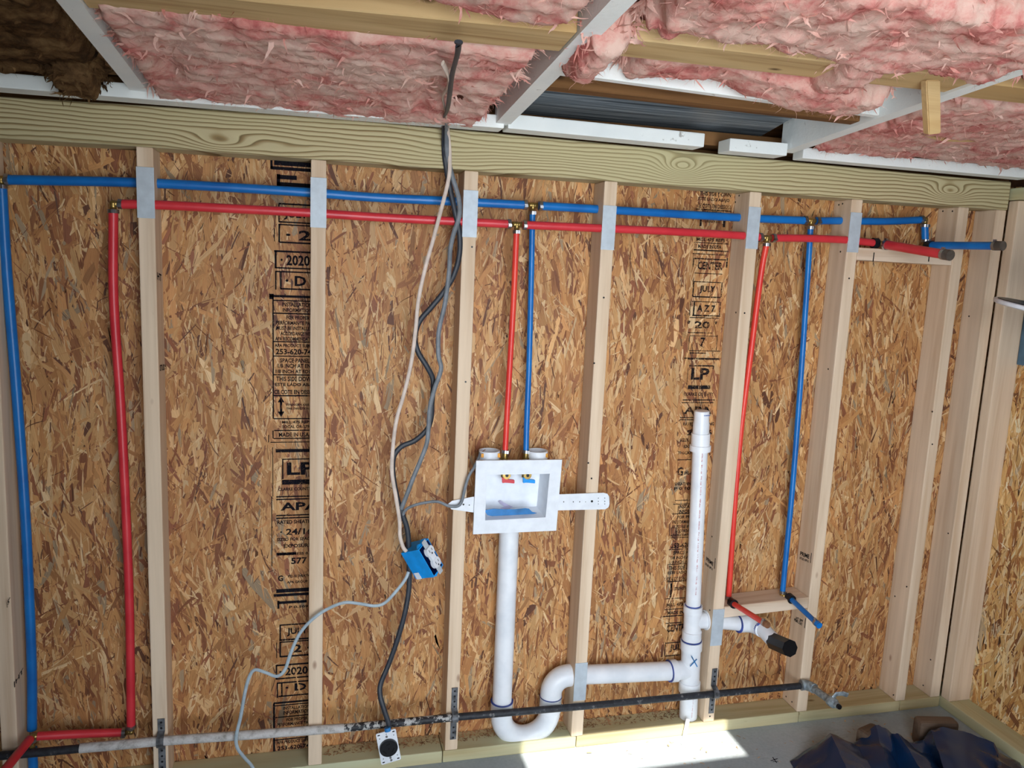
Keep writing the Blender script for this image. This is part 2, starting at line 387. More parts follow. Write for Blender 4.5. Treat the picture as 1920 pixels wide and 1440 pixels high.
def strands(name, n, u0, u1, v0, v1, place, parent, seed, big=1.0, colours=None):
    """the wood strands pressed into an OSB face: thin overlapping slips with ragged ends"""
    r = np.random.default_rng(seed)
    nb = int(n*.6); ns = n-nb
    L = np.concatenate([r.gamma(5, .017, nb)+.022, r.gamma(3, .012, ns)+.008])*big
    Wd = np.concatenate([r.gamma(3.0, .0036, nb)+.003, r.gamma(2, .0011, ns)+.0008])*big
    Wd = np.minimum(Wd, L*.45)
    cu, cv = r.uniform(u0, u1, n), r.uniform(v0, v1, n)
    fld = (vnoise(cu*5, cv*4, 3.3)-.5)*1.3
    an = np.where(r.random(n) < .22, r.uniform(-1.2, 1.2, n), r.normal(0, .24, n)+fld*.5)
    # outline of a strand, in units of half length and half width
    tu = np.array([-1, -.93, -.3, .35, .9, 1, .95, .3, -.35, -.97]); tv = np.array([-.2, -.9, -1, -.95, -.8, -.1, .75, 1, .92, .8])
    k = len(tu)
    a = tu[None]*(1+r.uniform(-.16, .05, (n, k)))*L[:, None]/2; b = tv[None]*(1+r.uniform(-.35, .18, (n, k)))*Wd[:, None]/2
    b = b + (r.normal(0, .12, n)*L)[:, None]*(tu[None]**2-.4)*.35
    uu = cu[:, None]+a*np.sin(an)[:, None]+b*np.cos(an)[:, None]; vv = cv[:, None]+a*np.cos(an)[:, None]-b*np.sin(an)[:, None]
    uu = np.clip(uu, u0, u1); vv = np.clip(vv, v0, v1)
    dep = np.concatenate([r.uniform(0, .0016, nb), r.uniform(.0010, .0018, ns)])
    dd = dep[:, None]+b/np.maximum(Wd[:, None], 1e-4)*r.normal(0, .0006, n)[:, None]+tu[None]*r.normal(0, .0003, n)[:, None]
    co = place(uu.ravel(), vv.ravel(), dd.ravel())
    me = bpy.data.meshes.new(name); me.vertices.add(n*k); me.vertices.foreach_set('co', co.astype(np.float32).ravel())
    me.loops.add(n*k); me.loops.foreach_set('vertex_index', np.arange(n*k, dtype=np.int32))
    me.polygons.add(n); me.polygons.foreach_set('loop_start', np.arange(0, n*k, k, dtype=np.int32))
    me.update(calc_edges=True); me.validate()
    uv = me.uv_layers.new(name='UVMap'); off = r.uniform(0, 50, (n, 2))
    q = np.stack([a+off[:, :1], b+off[:, 1:]], -1); uv.data.foreach_set('uv', q.astype(np.float32).ravel())
    pal = np.array([lin(c)[:3] for c in (colours or [(214, 168, 112), (202, 150, 94), (186, 132, 82), (226, 186, 134), (168, 114, 72), (144, 92, 60), (108, 70, 50), (170, 148, 118), (208, 154, 98), (234, 202, 154), (154, 98, 68)])])
    pw = np.array([.18, .20, .17, .10, .11, .05, .02, .03, .12, .03, .03]); pw = pw/pw.sum()
    if colours is None: pal = pal*np.array([.88, .84, .82])
    ci = r.choice(len(pal), n, p=pw); c = pal[ci]*(1+r.normal(0, .10, (n, 1)))
    c[nb:] = pal[r.choice([3, 0, 3, 5, 6, 10, 9, 9, 1, 5], ns)]
    c = np.clip(c, .003, .95); rgba = np.concatenate([c, np.ones((n, 1))], 1)
    ca = me.color_attributes.new('Col', 'FLOAT_COLOR', 'CORNER'); ca.data.foreach_set('color', np.repeat(rgba, k, 0).astype(np.float32).ravel())
    me.materials.append(M_STRAND); o = bpy.data.objects.new(name, me); COL.objects.link(o); o.parent = parent
    tag(o, kind='stuff'); return o

wb = empty('wall_back', (0, 0, 0), kind='structure')
pan = board('osb_panel', (-.55, YS, 0), (2.80, YS+.012, 1.80), M_OSBBASE, wb, bev=0)
pan.matrix_parent_inverse = Matrix.Identity(4)
strands('strand', 52000, -.50, 2.66, .035, 1.74, lambda u, v, d: np.stack([u, YS-.0002-d, v], 1), wb, 3)
wr = empty('wall_right', (0, 0, 0), kind='structure')
pan2 = board('osb_panel', (XR+D, -3.3, 0), (XR+D+.012, .10, 1.95), M_OSBBASE, wr, bev=0)
strands('strand', 9500, -.75, .09, .035, 1.80, lambda u, v, d: np.stack([XR+D-.0002-d, u, v], 1), wr, 5,
        colours=[(240, 204, 146), (228, 184, 120), (212, 162, 98), (248, 220, 172), (196, 142, 84), (166, 110, 66), (130, 86, 56), (200, 176, 140), (234, 188, 122), (250, 230, 192), (178, 118, 74)])
M_DARKW = plain('dark_wall_board', (70, 52, 38), .9)
wl = board('wall_left', (-.60, -3.3, 0), (-.52, .12, 2.1), M_DARKW, bev=0); tag(wl, kind='structure')
# the far side behind the camera: a wide open doorway with a post at either end
wk = board('wall_front', (-.52, -2.54, 0), (.20, -2.46, 2.0), M_OSBBASE, bev=0); tag(wk, kind='structure')
wk3 = board('wall_front', (1.60, -2.54, 0), (2.66, -2.46, 2.0), M_OSBBASE, bev=0); tag(wk3, kind='structure')
fb = board('leak_board_low', (-.6, YS+.014, 1.70), (2.85, YS+.034, 1.868), M_BRN, bev=0); tag(fb, kind='structure')  # added board that stops daylight leaking in above the beam
fb = board('leak_board_high', (-.6, .12, 1.80), (2.85, .14, 2.05), M_BRN, bev=0); tag(fb, kind='structure')  # second added board, shuts out daylight below the roof deck
wk2 = board('trim_1', (-.52, -2.54, 1.93), (2.66, -2.46, 2.15), M_TAN, bev=0); tag(wk2, kind='structure')
# roof deck, with an unseen slot added to shape the sun patch
def deck_box(bm, x0, x1, y0, y1):
    r = bmesh.ops.create_cube(bm, size=1)
    for v in r['verts']:
        x = x0 if v.co.x < 0 else x1; y = y0 if v.co.y < 0 else y1; z = P(y)+.14+(0 if v.co.z < 0 else .03); v.co = Vector((x, y, z))
bm = bmesh.new(); HX0, HX1, HY0, HY1 = 1.000, 1.690, -1.335, -1.158
deck_box(bm, -.62, HX0, -3.5, .6); deck_box(bm, HX1, 3.0, -3.5, .6); deck_box(bm, HX0, HX1, -3.5, HY0); deck_box(bm, HX0, HX1, HY1, .6)
ceil = from_bm('ceiling', bm, M_BRN); tag(ceil, kind='structure')

# ------------------------------------------------------------------ rafters
def rafter(x0, x1, mat, label, y1=-.1, y0=-3.3, h=.138, lift=0.0):
    def wp(v): return Vector((v.x, v.y, P(v.y)+lift+(v.z)))
    o = board('rafter', (x0, y0, 0), (x1, y1, h), mat, bev=0.0)
    me = o.data; c = o.location
    for v in me.vertices:
        wv = v.co+c; v.co = Vector((wv.x, wv.y, P(wv.y)+lift+wv.z))-c
    return tag(o, label, 'rafter')
rafter(.012, .049, M_WHITEC, 'white painted rafter at the left, between the brown stained bay and the pink bay')
rafter(.858, .896, M_WHITEC, 'white painted rafter near the middle, left of the open roof bay', y1=-.085)
rafter(1.694, 1.732, M_WHITEC, 'white painted rafter at the right with one wide side face in view', y1=-.06)
rafter(-.045, .004, M_BRNY, 'brown stained board running alongside the leftmost white rafter', lift=.03)
rafter(-.44, -.40, M_BRNY, 'dark rafter at the far left edge of the ceiling', lift=.0)
rafter(2.53, 2.57, M_TAN, 'bare tan rafter over the right hand corner', lift=.02, y1=-.1)

# boards between the rafters
def cboard(name, label, x0, x1, yf, yn, mat, h=.036, lift=.004, cat='board', yn1=None, yf1=None, z1=0):
    """flat board under the roof: far edge yf, near edge yn; the second pair holds at x1"""
    yn1 = yn if yn1 is None else yn1; yf1 = yf if yf1 is None else yf1
    bm = bmesh.new(); bmesh.ops.create_cube(bm, size=1); c = Vector(((x0+x1)/2, (yf+yn)/2, P(yf)))
    for v in bm.verts:
        t = 0 if v.co.x < 0 else 1; far = yf+(yf1-yf)*t; near = yn+(yn1-yn)*t
        y = near if v.co.y < 0 else far
        v.co = Vector((x1 if t else x0, y, P(y)+lift+z1*t+(0 if v.co.z < 0 else h)))-c
    bmesh.ops.bevel(bm, geom=bm.edges[:], offset=.002, segments=1, affect='EDGES')
    o = from_bm(name, bm, mat); o.location = c; return tag(o, label, cat)
cboard('blocking_board', 'tan blocking board running between the two left white rafters', .051, .856, -.588, -.685, M_TAN, yf1=-.637, yn1=-.737)
cboard('blocking_board', 'tan blocking board with brown edge between the middle and right white rafters', .898, 1.692, -.648, -.735, M_TAN, yf1=-.655, yn1=-.748)
cboard('blocking_board', 'greyish tan blocking board right of the right white rafter, above the pink wool', 1.734, 2.53, -.640, -.730, M_TAN, yf1=-.655)
cboard('blocking_board', 'white painted board crossing the open bay behind the pink wool', .898, 1.692, -.500, -.520, M_WHITEC, h=.11, yf1=-.440, yn1=-.462)
cboard('blocking_board', 'brown bare board in the open bay, above the dark sheet', .898, 1.692, -.385, -.420, M_BRN, h=.10, lift=.006, yf1=-.36, yn1=-.395)
# dark sheet under the eave, seen through the open bay
bm = bmesh.new(); q = [(.90, -.30, P(-.3)+.10), (1.69, -.30, P(-.3)+.10), (1.69, .10, 1.872), (.90, .10, 1.868)]
f = [bm.verts.new(v) for v in q]; b = [bm.verts.new(Vector(v)+Vector((0, .003, .004))) for v in q]
bm.faces.new(f[::-1]); bm.faces.new(b)
for i in range(4): bm.faces.new((f[i], f[(i+1) % 4], b[(i+1) % 4], b[i]))
tag(from_bm('metal_sheet', bm, M_SHEET), 'dark grey sheet showing above the white ledger in the open roof bay', 'metal sheet')
# strap hanging beside the right rafter and a thin lath under the pink wool
slabv = slab('wood_strap', [at(1737, 150, Y=-.72), at(1764, 150, Y=-.72), at(1765, 250, Y=-.69), at(1742, 253, Y=-.69)][::-1], .018, M_TAN, bev=.002)
tag(slabv, 'short tan wooden strap hanging down past the right white rafter', 'wood strap')
pl = [at(1694, 228, Y=-.42), at(1757, 258, Y=-.36), at(1840, 262, Y=-.36), at(1925, 266, Y=-.36)]
tag(tube('wood_lath', bez(pl, 5), 1, M_TAN, flat=(.006, .003), seg=8), 'thin tan lath bending under the pink wool at the right', 'wood lath')

# ledger (top plate of the old wall) in painted pieces
def ledger(x0, x1, z0, z1, label, yf=-.1, h=.032, mat=M_WHITE, yb=-.034):
    def wp(v):
        t = (v.x-x0)/(x1-x0); v = v.copy(); v.z += z0+(z1-z0)*t; return v
    o = board('ledger_board', (x0, yf, 0), (x1, yb, h), mat, bev=.003, warp=wp); return tag(o, label, 'ledger board')
ledger(-.50, .880, 1.806, 1.815, 'long white ledger board over the beam, from the left edge to the middle rafter')
ledger(.890, 1.436, 1.816, 1.812, 'white ledger board under the open bay, ending in a square cut', h=.036)
ledger(1.512, 1.690, 1.808, 1.808, 'short white ledger block against the foot of the right rafter', h=.034)
ledger(1.75, 2.55, 1.808, 1.806, 'thin peeling white ledger right of the right rafter, under the pink wool', yf=-.085, h=.03)
board('ledger_board', (-.5, -.002, 1.835), (2.6, .09, 1.873), M_BRN); tag(bpy.data.objects[-1] if 0 else COL.objects[-1], 'brown hidden plate lying behind the white ledger boards', 'ledger board')

# ------------------------------------------------------------------ top beam, studs, sole plates
bm = bmesh.new(); n = 40; x0, x1 = -.50, 2.556; vs = []
for i in range(n+1):
    x = x0+(x1-x0)*i/n; zb = HT-.002 + (.0 if x > 0 else -.006*min(1, -x/.4)); zt = np.interp(x, [-.3, .4, 1.2, 2.37], [1.803, 1.820, 1.815, 1.804])
    vs.append([bm.verts.new((x, y, z)) for y, z in ((-.006, zb+.003), (-.006, zt-.003), (-.003, zt), (D, zt), (D, zb), (-.003, zb))])
for a, b in zip(vs, vs[1:]):
    for k in range(6): bm.faces.new((a[k], b[k], b[(k+1) % 6], a[(k+1) % 6]))
bm.faces.new(vs[0]); bm.faces.new(vs[-1][::-1]); bmesh.ops.recalc_face_normals(bm, faces=bm.faces[:])
for v in bm.verts: v.co -= Vector((0, 0, HT))
o = from_bm('top_beam', bm, M_BEAM); o.location = (0, 0, HT)
tag(o, 'long treated beam with dark grain lines lying across the tops of the studs', 'beam')

STUDS = {}
def stud(key, x, label, y0=0.0, z0=W, z1=HT-.002, lean=0.0):
    root = empty('wall_stud', (x+W/2, D/2, z0), label, 'stud', 'studs of the back wall')
    def wp(v): v = v.copy(); v.x += lean*(v.z-z0)/(z1-z0); return v
    board('stud_body', (x, y0, z0), (x+W, D-.002, z1), M_STUD, root, warp=wp); STUDS[key] = (root, x); return root
stud('Z', -.362, 'leftmost stud, cut by the left edge, with stamps on its side', lean=.012)
stud('A', 0, 'stud with a bright nail plate, between the left red riser and the first stamp column')
stud('B', .4064, 'narrow looking stud covering the right side of the left stamp column')
stud('C', .800, 'stud just left of the white laundry box, beside the hanging cables')
stud('D', 1.195, 'stud just right of the laundry box, crossed by its white bracket')
stud('E', 1.645, 'stud right of the white vent pipe, beside the hidden red riser')
stud('F', 1.989, 'stud right of the blue riser, holding the right ends of the short shelf block')
stud('G', 2.378, 'stud second from the corner, left of the narrow dark OSB gap')
stud('H', 2.522, 'last stud of the back wall, touching the right hand corner', lean=0)
def nail_plate(key, za, zb, w_=.040):
    root, x = STUDS[key]; o = board('nail_plate', (x+W/2-w_/2, -.0022, zb), (x+W/2+w_/2, -.0002, za), M_GALV, bev=.0006)
    local(o, root); tag(o, 'flat galvanised steel plate')
for k, a, b in (('A', 1.669, 1.548), ('B', 1.672, 1.547), ('C', 1.666, 1.543), ('D', 1.650, 1.528), ('E', 1.673, 1.552), ('F', 1.677, 1.558), ('D', .283, .159), ('E', .426, .303)):
    nail_plate(k, a, b)
def strap(key, z0, z1, zc, r=.014, dx=.004):
    """perforated hanger strap: flat legs with holes and a bow over the pipe"""
    root, x = STUDS[key]; xc = x+W/2+dx; bm = bmesh.new()
    prof = [(z1, -.0025), (zc+r+.008, -.0025)] + [(zc+(r+.002)*math.cos(a), -.015-(r+.002)*math.sin(a)) for a in [math.radians(t) for t in (10, 40, 65, 90, 115, 140, 170)]] + [(zc-r-.008, -.0025), (z0, -.0025)]
    pr_ = [Vector((0, y, z)) for z, y in prof]; nr = []
    for i in range(len(pr_)):
        t = (pr_[min(i+1, len(pr_)-1)]-pr_[max(i-1, 0)]).normalized(); nr.append(Vector((0, t.z, -t.y)))
    rows = [[bm.verts.new(Vector((xc+sx*.0090, 0, 0))+p+q*k) for sx, k in ((-1, 0), (1, 0), (1, .0016), (-1, .0016))] for p, q in zip(pr_, nr)]
    for a, b in zip(rows, rows[1:]):
        for k in range(4): bm.faces.new((a[k], a[(k+1) % 4], b[(k+1) % 4], b[k]))
    bm.faces.new(rows[0]); bm.faces.new(rows[-1][::-1]); bmesh.ops.recalc_face_normals(bm, faces=bm.faces[:])
    o = from_bm('hanger_strap', bm, M_GALVD, root)
    tag(o, 'dark perforated steel strap')
    z = z1-.010
    hb = bmesh.new()
    while z > z0+.006:
        if abs(z-zc) > r+.012:
            m = bmesh.ops.create_circle(hb, cap_ends=True, segments=10, radius=.0032, matrix=Matrix.Translation((xc, -.0048, z)) @ Matrix.Rotation(math.pi/2, 4, 'X'))
        z -= .0165
    h = from_bm('strap_hole', hb, M_RUBBER, None); h.parent = o; tag(h, kind='stuff')
strap('A', .060, .227, .170); strap('C', .075, .240, .1545, r=.0125); strap('E', .070, .225, .147, r=.0125)

def sole(x0, x1, label):
    o = board('sole_plate', (x0, 0, 0), (x1, D-.001, W-.0005), M_PLATE, bev=.003); return tag(o, label, 'sole plate', 'sole plate pieces of the back wall')
sole(-.50, .7925, 'left length of treated sole plate, up to the joint left of the laundry trap')
sole(.7945, 1.2115, 'treated sole plate length under the laundry trap')
sole(1.2135, 1.9975, 'treated sole plate length carrying the vent pipe')
sole(1.9995, 2.3975, 'treated sole plate length between the gas valve and the double stud')
sole(2.3995, 2.562, 'short treated sole plate end at the right hand corner')
o = board('sole_plate', (XR+.001, -3.2, 0), (XR+D-.001, D, W-.0005), M_PLATEY, bev=.003); tag(o, 'treated sole plate running along the right wall', 'sole plate')
# right wall studs
def rstud(y0, label, z1=1.745):
    root = empty('side_stud', (XR+D/2, y0+W/2, W), label, 'stud'); board('stud_body', (XR, y0, W), (XR+D-.002, y0+W, z1), M_STUD, root); return root
rstud(-.0365, 'first stud of the right wall, standing right in the corner')
rstud(-.442, 'whitish stud at the lower right edge, on the right wall plate')
board('side_top_plate', (XR-.001, -3.2, 1.747), (XR+D, .004, 1.785), M_PLATEY); tag(COL.objects[-1], 'top plate of the right wall where it meets the beam', 'top plate')
# panel beside the corner stud and the disc
board('wall_access_cover', (XR+D-.012, -.40, 1.225), (XR+D-.002, -.040, 1.70), M_SLATE, bev=.002); tag(COL.objects[-1], 'blue grey metal cover fixed in the right wall beside the corner stud', 'cover')
dr = empty('wall_disc', (2.60, -.30, 1.42), 'round dark disc with a white rim jutting from the right wall', 'disc')
dc = Vector((2.405, -.33, 1.418)); tlt = lambda a, p: -.10*p*math.cos(a)+.16*p*math.sin(a); bm = bmesh.new()
prof = [(.000, .001), (.118, .002), (.126, .0035), (.130, .001), (.130, -.008), (.124, -.011), (0, -.009)]
rr = [[bm.verts.new(dc+Vector((p*math.cos(a), p*math.sin(a), q+tlt(a, p)))) for a in [2*math.pi*k/40 for k in range(40)]] for p, q in prof[1:-1]]
for a, b in zip(rr, rr[1:]):
    for k in range(40): bm.faces.new((a[k], a[(k+1) % 40], b[(k+1) % 40], b[k]))
bm.faces.new(rr[-1]); bm.faces.new(rr[0][::-1]); bmesh.ops.recalc_face_normals(bm, faces=bm.faces[:])
from_bm('rim', bm, M_BOX, dr, True).data.set_sharp_from_angle(angle=.6)
prism('disc_top', circle(.120, 40), dc+Vector((0, 0, .0050)), Vector((1, 0, -.10)), Vector((0, 1, .16)), Vector((.1, -.16, 1)).normalized(), .002, M_WOODBLACK, dr)
tube('bracket', [dc+Vector((.02, 0, -.012)), dc+Vector((.12, 0, -.03)), dc+Vector((.250, 0, -.03))], .008, M_GALVD, dr)

# noggins between studs
z0, z1 = at(1356, 1138, Y=0).z, at(1515, 1120, Y=0).z
def tilt(x0, x1, dz):
    return lambda v: Vector((v.x, v.y, v.z+dz*(v.x-x0)/(x1-x0)))
o = board('shelf_block', (1.684, 0, z0-W), (1.988, D-.002, z0), M_STUDX, warp=tilt(1.684, 1.988, z1-z0)); tag(o, 'pine block fixed flat like a shelf between two studs, under the stub outs', 'block')
o = board('shelf_block', (2.028, 0, 1.574-W), (2.377, D-.002, 1.574), M_STUDX, warp=tilt(2.028, 2.377, -.002)); tag(o, 'pine block between studs near the top right, with two pencil marks', 'block')
for u in (1638, 1742):
    q = at(u, 482, Y=-.0006); s = board('pencil_mark', (q.x-.0016, -.0012, q.z-.014), (q.x+.0016, -.0002, q.z+.014), M_RUBBER, bev=0); local(s, o)

# ------------------------------------------------------------------ printed stamps
TX = []
def text_quads(lines, mat, name, parent, bold=.03):
    """lines: (text, four corner points: bottom-left, bottom-right, top-right, top-left)"""
    obs = []
    for s, q in lines:
        c = bpy.data.curves.new('t', 'FONT'); c.body = s; c.resolution_u = 2; c.offset = bold
        o = bpy.data.objects.new('t', c); COL.objects.link(o); obs.append((o, q))
    bpy.context.view_layer.update(); dg = bpy.context.evaluated_depsgraph_get(); V, F = [], []
    for o, q in obs:
        ev = o.evaluated_get(dg); me = ev.to_mesh(); co = np.array([v.co[:2] for v in me.vertices])
        if len(co):
            lo, hi = co.min(0), co.max(0); t = (co-lo)/np.maximum(hi-lo, 1e-6)
            Q = [np.array(p) for p in q]; b0 = len(V)
            for u_, v_ in t:
                V.append((1-v_)*((1-u_)*Q[0]+u_*Q[1])+v_*((1-u_)*Q[3]+u_*Q[2]))
            F += [[b0+i for i in p.vertices] for p in me.polygons]
        ev.to_mesh_clear()
    for o, q in obs:
        c = o.data; bpy.data.objects.remove(o); bpy.data.curves.remove(c)
    me = bpy.data.meshes.new(name); me.from_pydata([tuple(v) for v in V], [], F); me.materials.append(mat)
    o = bpy.data.objects.new(name, me); COL.objects.link(o); local(o, parent) if parent else None; return o
def bars(rects, mat, name, parent):
    V, F = [], []
    for q in rects:
        b0 = len(V); V += [tuple(p) for p in q]; F.append([b0, b0+1, b0+2, b0+3])
    me = bpy.data.meshes.new(name); me.from_pydata(V, [], F); me.materials.append(mat)
    o = bpy.data.objects.new(name, me); COL.objects.link(o); local(o, parent); return o
YI = YS-.0028
# left column: straight in the wall from x=.31 to .44; heights read along the column's left edge
def zc1(v): return at(545, v, Y=YI).z
def wq(xa, xb, za, zb, y=YI): return [(xa, y, za), (xb, y, za), (xb, y, zb), (xa, y, zb)]
L1, R1 = [], []
XA, XB = .308, .440
NV = {'INSTALLATION': 11, 'INFORMATION': 10, 'FOR PROPER': 10, 'PERFORMANCE PANELS': 14, 'MUST BE INSTALLED IN': 16, 'ACCORDANCE WITH': 13, 'APA RECOMMENDATIONS': 15, 'APA PRODUCT SUPPORT': 15,
      '253-620-7400': 9.3, 'SPACE PANELS': 11, '1/8 INCH AT ENDS': 13, '1/8 INCH AT EDGES': 14, 'THIS SIDE DOWN': 12, 'ESTE LADO ABAJO': 12, 'CE COTE EN DESSOUS': 14, 'STRENGTH AXIS': 13, 'THIS DIRECTION': 14,
      'MILL 475 REPS': 12, 'SOCAL OR-5796': 12, 'MADE IN USA': 11, 'LP.': 2, 'CLARKE COUNTY': 12, 'APA': 2.15, 'RATED SHEATHING': 11, '· 24/16 ·': 6.6, 'SIZED FOR SPACING': 13, 'EXPOSURE 1': 8, 'THICKNESS 0.451': 12,
      'PS2-10 SHEATHING': 12, 'APA GROUP 2': 10, 'P 0.109': 7, 'JULY': 4, '· 2020': 6, '·JULY·': 6}
def T1(s, u, v0, v1, xb=XB):
    x = at(u, (v0+v1)/2, Y=YI).x
    if s in NV: xb = x+(.404-x)*len(s)/NV[s]
    if xb > .442: n_ = max(2, int(len(s)*(.442-x)/(xb-x))); xb = x+(xb-x)*n_/len(s); s = s[:n_]
    L1.append((s, wq(x, xb, zc1(v1), zc1(v0))))
def H1(u, v, t=2.0, xb=XB): x = at(u, v, Y=YI).x; R1.append(wq(x, xb, zc1(v+t/2), zc1(v-t/2)))
def V1(u, v0, v1, t=2.2): x = at(u, (v0+v1)/2, Y=YI).x; R1.append(wq(x, x+t*.0014, zc1(v1), zc1(v0)))
H1(514, 307, 9); H1(507, 317, 6); V1(507, 303, 318, 4); H1(519, 333, 8, .37); H1(519, 347, 9); V1(519, 328, 350, 6)
H1(522, 383, 3); V1(522, 383, 418); H1(524, 417, 2.6); T1('·JULY·', 530, 395, 412)
H1(522, 422, 2.4); V1(522, 422, 455, 3); H1(524, 455, 3); T1('· 2 ·', 536, 431, 450)
V1(514, 430, 454, 1.5)
H1(514, 472, 3.4); V1(515, 472, 504, 3.6); H1(516, 503, 2.6); T1('· 2020', 526, 478, 498, .432)
H1(516, 510, 2.6); V1(516, 510, 544, 2.4); V1(525, 511, 543, 3); H1(526, 542, 2.8); T1('· D N', 535, 517, 536)
H1(505, 556, 4.4); V1(505, 552, 562, 8); H1(513, 564, 2.2); V1(511, 556, 785, 2.4)
T1('INSTALLATION', 529, 567, 575, .455); T1('INFORMATION', 530, 578, 585, .45); H1(513, 588, 2.4)
T1('FOR PROPER', 537, 592, 599, .432); T1('PERFORMANCE PANELS', 518, 602, 609, .47); T1('MUST BE INSTALLED IN', 518, 612, 619, .47)
T1('ACCORDANCE WITH', 526, 622, 629, .45); T1('APA RECOMMENDATIONS', 516, 632, 639, .47); H1(513, 641, 2.2)
T1('APA PRODUCT SUPPORT', 515, 645, 651, .47); T1('253-620-7400', 517, 654, 665, .46); H1(513, 668, 2)
T1('SPACE PANELS', 525, 672, 680, .45); T1('1/8 INCH AT ENDS', 521, 682, 690, .46); T1('1/8 INCH AT EDGES', 517, 693, 700, .46); H1(513, 703, 2.2)
T1('THIS SIDE DOWN', 518, 706, 715, .452); T1('ESTE LADO ABAJO', 516, 718, 726, .458); T1('CE COTE EN DESSOUS', 514, 731, 739, .47); H1(513, 742, 2.4)
T1('STRENGTH AXIS', 536, 757, 761, .432); T1('THIS DIRECTION', 537, 764, 768, .432); H1(513, 785, 2)
T1('MILL 475 REPS', 529, 789, 794, .45); T1('SOCAL OR-5796', 529, 797, 803, .45); H1(514, 807, 2)
T1('MADE IN USA', 523, 811, 819, .44); H1(513, 822, 2); V1(511, 807, 822, 2); H1(507, 829, 1.6); V1(503, 815, 829, 1.6)
H1(517, 845, 6); V1(511, 838, 930, 1.3); H1(529, 861, 2); V1(529, 861, 898, 2.4); H1(529, 904, 9); V1(509, 930, 1060, 1.6)
T1('LP.', 538, 867, 891, .47); T1('CLARKE COUNTY', 522, 914, 920, .46)
H1(518, 931, 2.4); H1(518, 936, 2.4); T1('APA', 526, 942, 957, .46); H1(518, 966, 2.4); H1(518, 971, 2.4)
T1('RATED SHEATHING', 520, 975, 982, .47); T1('· 24/16 ·', 525, 991, 1003, .46); T1('SIZED FOR SPACING', 519, 1008, 1014, .47)
T1('EXPOSURE 1', 532, 1020, 1027, .45); T1('THICKNESS 0.451', 519, 1036, 1041, .46); H1(519, 1038, 5, .37); T1('577', 546, 1046, 1058, .40)
T1('G', 521, 1078, 1089, .335); T1('PS2-10 SHEATHING', 540, 1078, 1083, .46); T1('APA GROUP 2', 538, 1089, 1094, .45)
H1(518, 1107, 7); H1(513, 1115, 5); H1(521, 1129, 5, .40); V1(520, 1125, 1140, 4); T1('P 0.109', 542, 1136, 1141)
H1(524, 1171, 2.4); V1(524, 1171, 1200, 3); H1(524, 1199, 3); T1('JULY', 538, 1177, 1193, .42)
H1(524, 1203, 2.2); V1(524, 1203, 1231, 3); H1(526, 1230, 3); T1('2 ·', 550, 1209, 1224, .41); V1(518, 1203, 1232, 1.5)
H1(517, 1246, 3); V1(517, 1246, 1272, 3); H1(518, 1271, 2.6); T1('· 2020', 524, 1251, 1266, .43)
H1(519, 1279, 2.6); V1(519, 1279, 1306, 2.6); V1(527, 1280, 1305, 3); H1(522, 1304, 2.6); T1('· D', 535, 1282, 1296, .40)
H1(513, 1316, 3.4); V1(512, 1316, 1406, 4); H1(514, 1321, 2); T1('INSTALLATION', 531, 1324, 1330, .455); T1('INFORMATION', 531, 1332, 1339, .45); H1(516, 1343, 2)
T1('FOR PROPER', 537, 1346, 1352, .432); T1('PERFORMANCE PANELS', 520, 1354, 1360, .47); T1('MUST BE INSTALLED IN', 520, 1363, 1368, .47); H1(514, 1385, 2)
T1('APA PRODUCT SUPPORT', 519, 1387, 1393, .46); T1('253-620-7400', 520, 1397, 1405, .46)
# direction arrow
ax = at(527, 765, Y=YI).x
for zz, sg in ((zc1(745), -1), (zc1(781), 1)):
    R1.append([(ax-.009, YI, zz+sg*.014), (ax+.009, YI, zz+sg*.014), (ax+.0008, YI, zz), (ax-.0008, YI, zz)])
R1.append(wq(ax-.003, ax+.003, zc1(776), zc1(750)))
c1 = text_quads(L1, M_INK, 'printed_text', wb); bars(R1, M_INK, 'printed_frame', wb); tag(c1, 'black mill stamp lettering')
# right column, between x = 1.525 and 1.64
L2, R2 = [], []
def zc2(v, u=1320): return at(u, v, Y=YI).z
def T2(s, u0, u1, v0, v1): 
    um = (u0+u1)/2; L2.append((s, wq(at(u0, (v0+v1)/2, Y=YI).x, at(u1, (v0+v1)/2, Y=YI).x, zc2(v1, um), zc2(v0, um))))
def H2(u0, u1, v, t=2): um = (u0+u1)/2; R2.append(wq(at(u0, v, Y=YI).x, at(u1, v, Y=YI).x, zc2(v+t/2, um), zc2(v-t/2, um)))
def V2(u, v0, v1, t=2): x = at(u, (v0+v1)/2, Y=YI).x; R2.append(wq(x-t*.0008, x+t*.0008, zc2(v1, u), zc2(v0, u)))
H2(1308, 1376, 357, 1.6); T2('THIS SIDE DOWN', 1312, 1371, 360, 368); T2('ESTE LADO ABAJO', 1309, 1368, 371, 379); T2('CE COTE EN DESSOUS', 1307, 1372, 383, 391); H2(1304, 1372, 394, 2)
H2(1316, 1352, 397, 2); T2('STRENGTH AXIS', 1322, 1350, 412, 418); V2(1314, 410, 424, 4); V2(1358, 408, 426, 5)
T2('MILL 475 REPS', 1306, 1360, 447, 453); H2(1301, 1366, 456, 1.6); T2('MADE IN USA', 1309, 1353, 459, 466); H2(1300, 1366, 470, 2.4); H2(1299, 1363, 477, 1.6)
H2(1302, 1361, 486, 2.4); V2(1300, 483, 500, 2); V2(1363, 484, 502, 3.4); T2('CENTER', 1308, 1355, 491, 506); H2(1302, 1354, 513, 1.4)
H2(1300, 1352, 529, 1.6); V2(1300, 529, 556, 2.4); V2(1353, 529, 557, 2); H2(1299, 1351, 557, 2.4); T2('JULY', 1312, 1341, 536, 551)
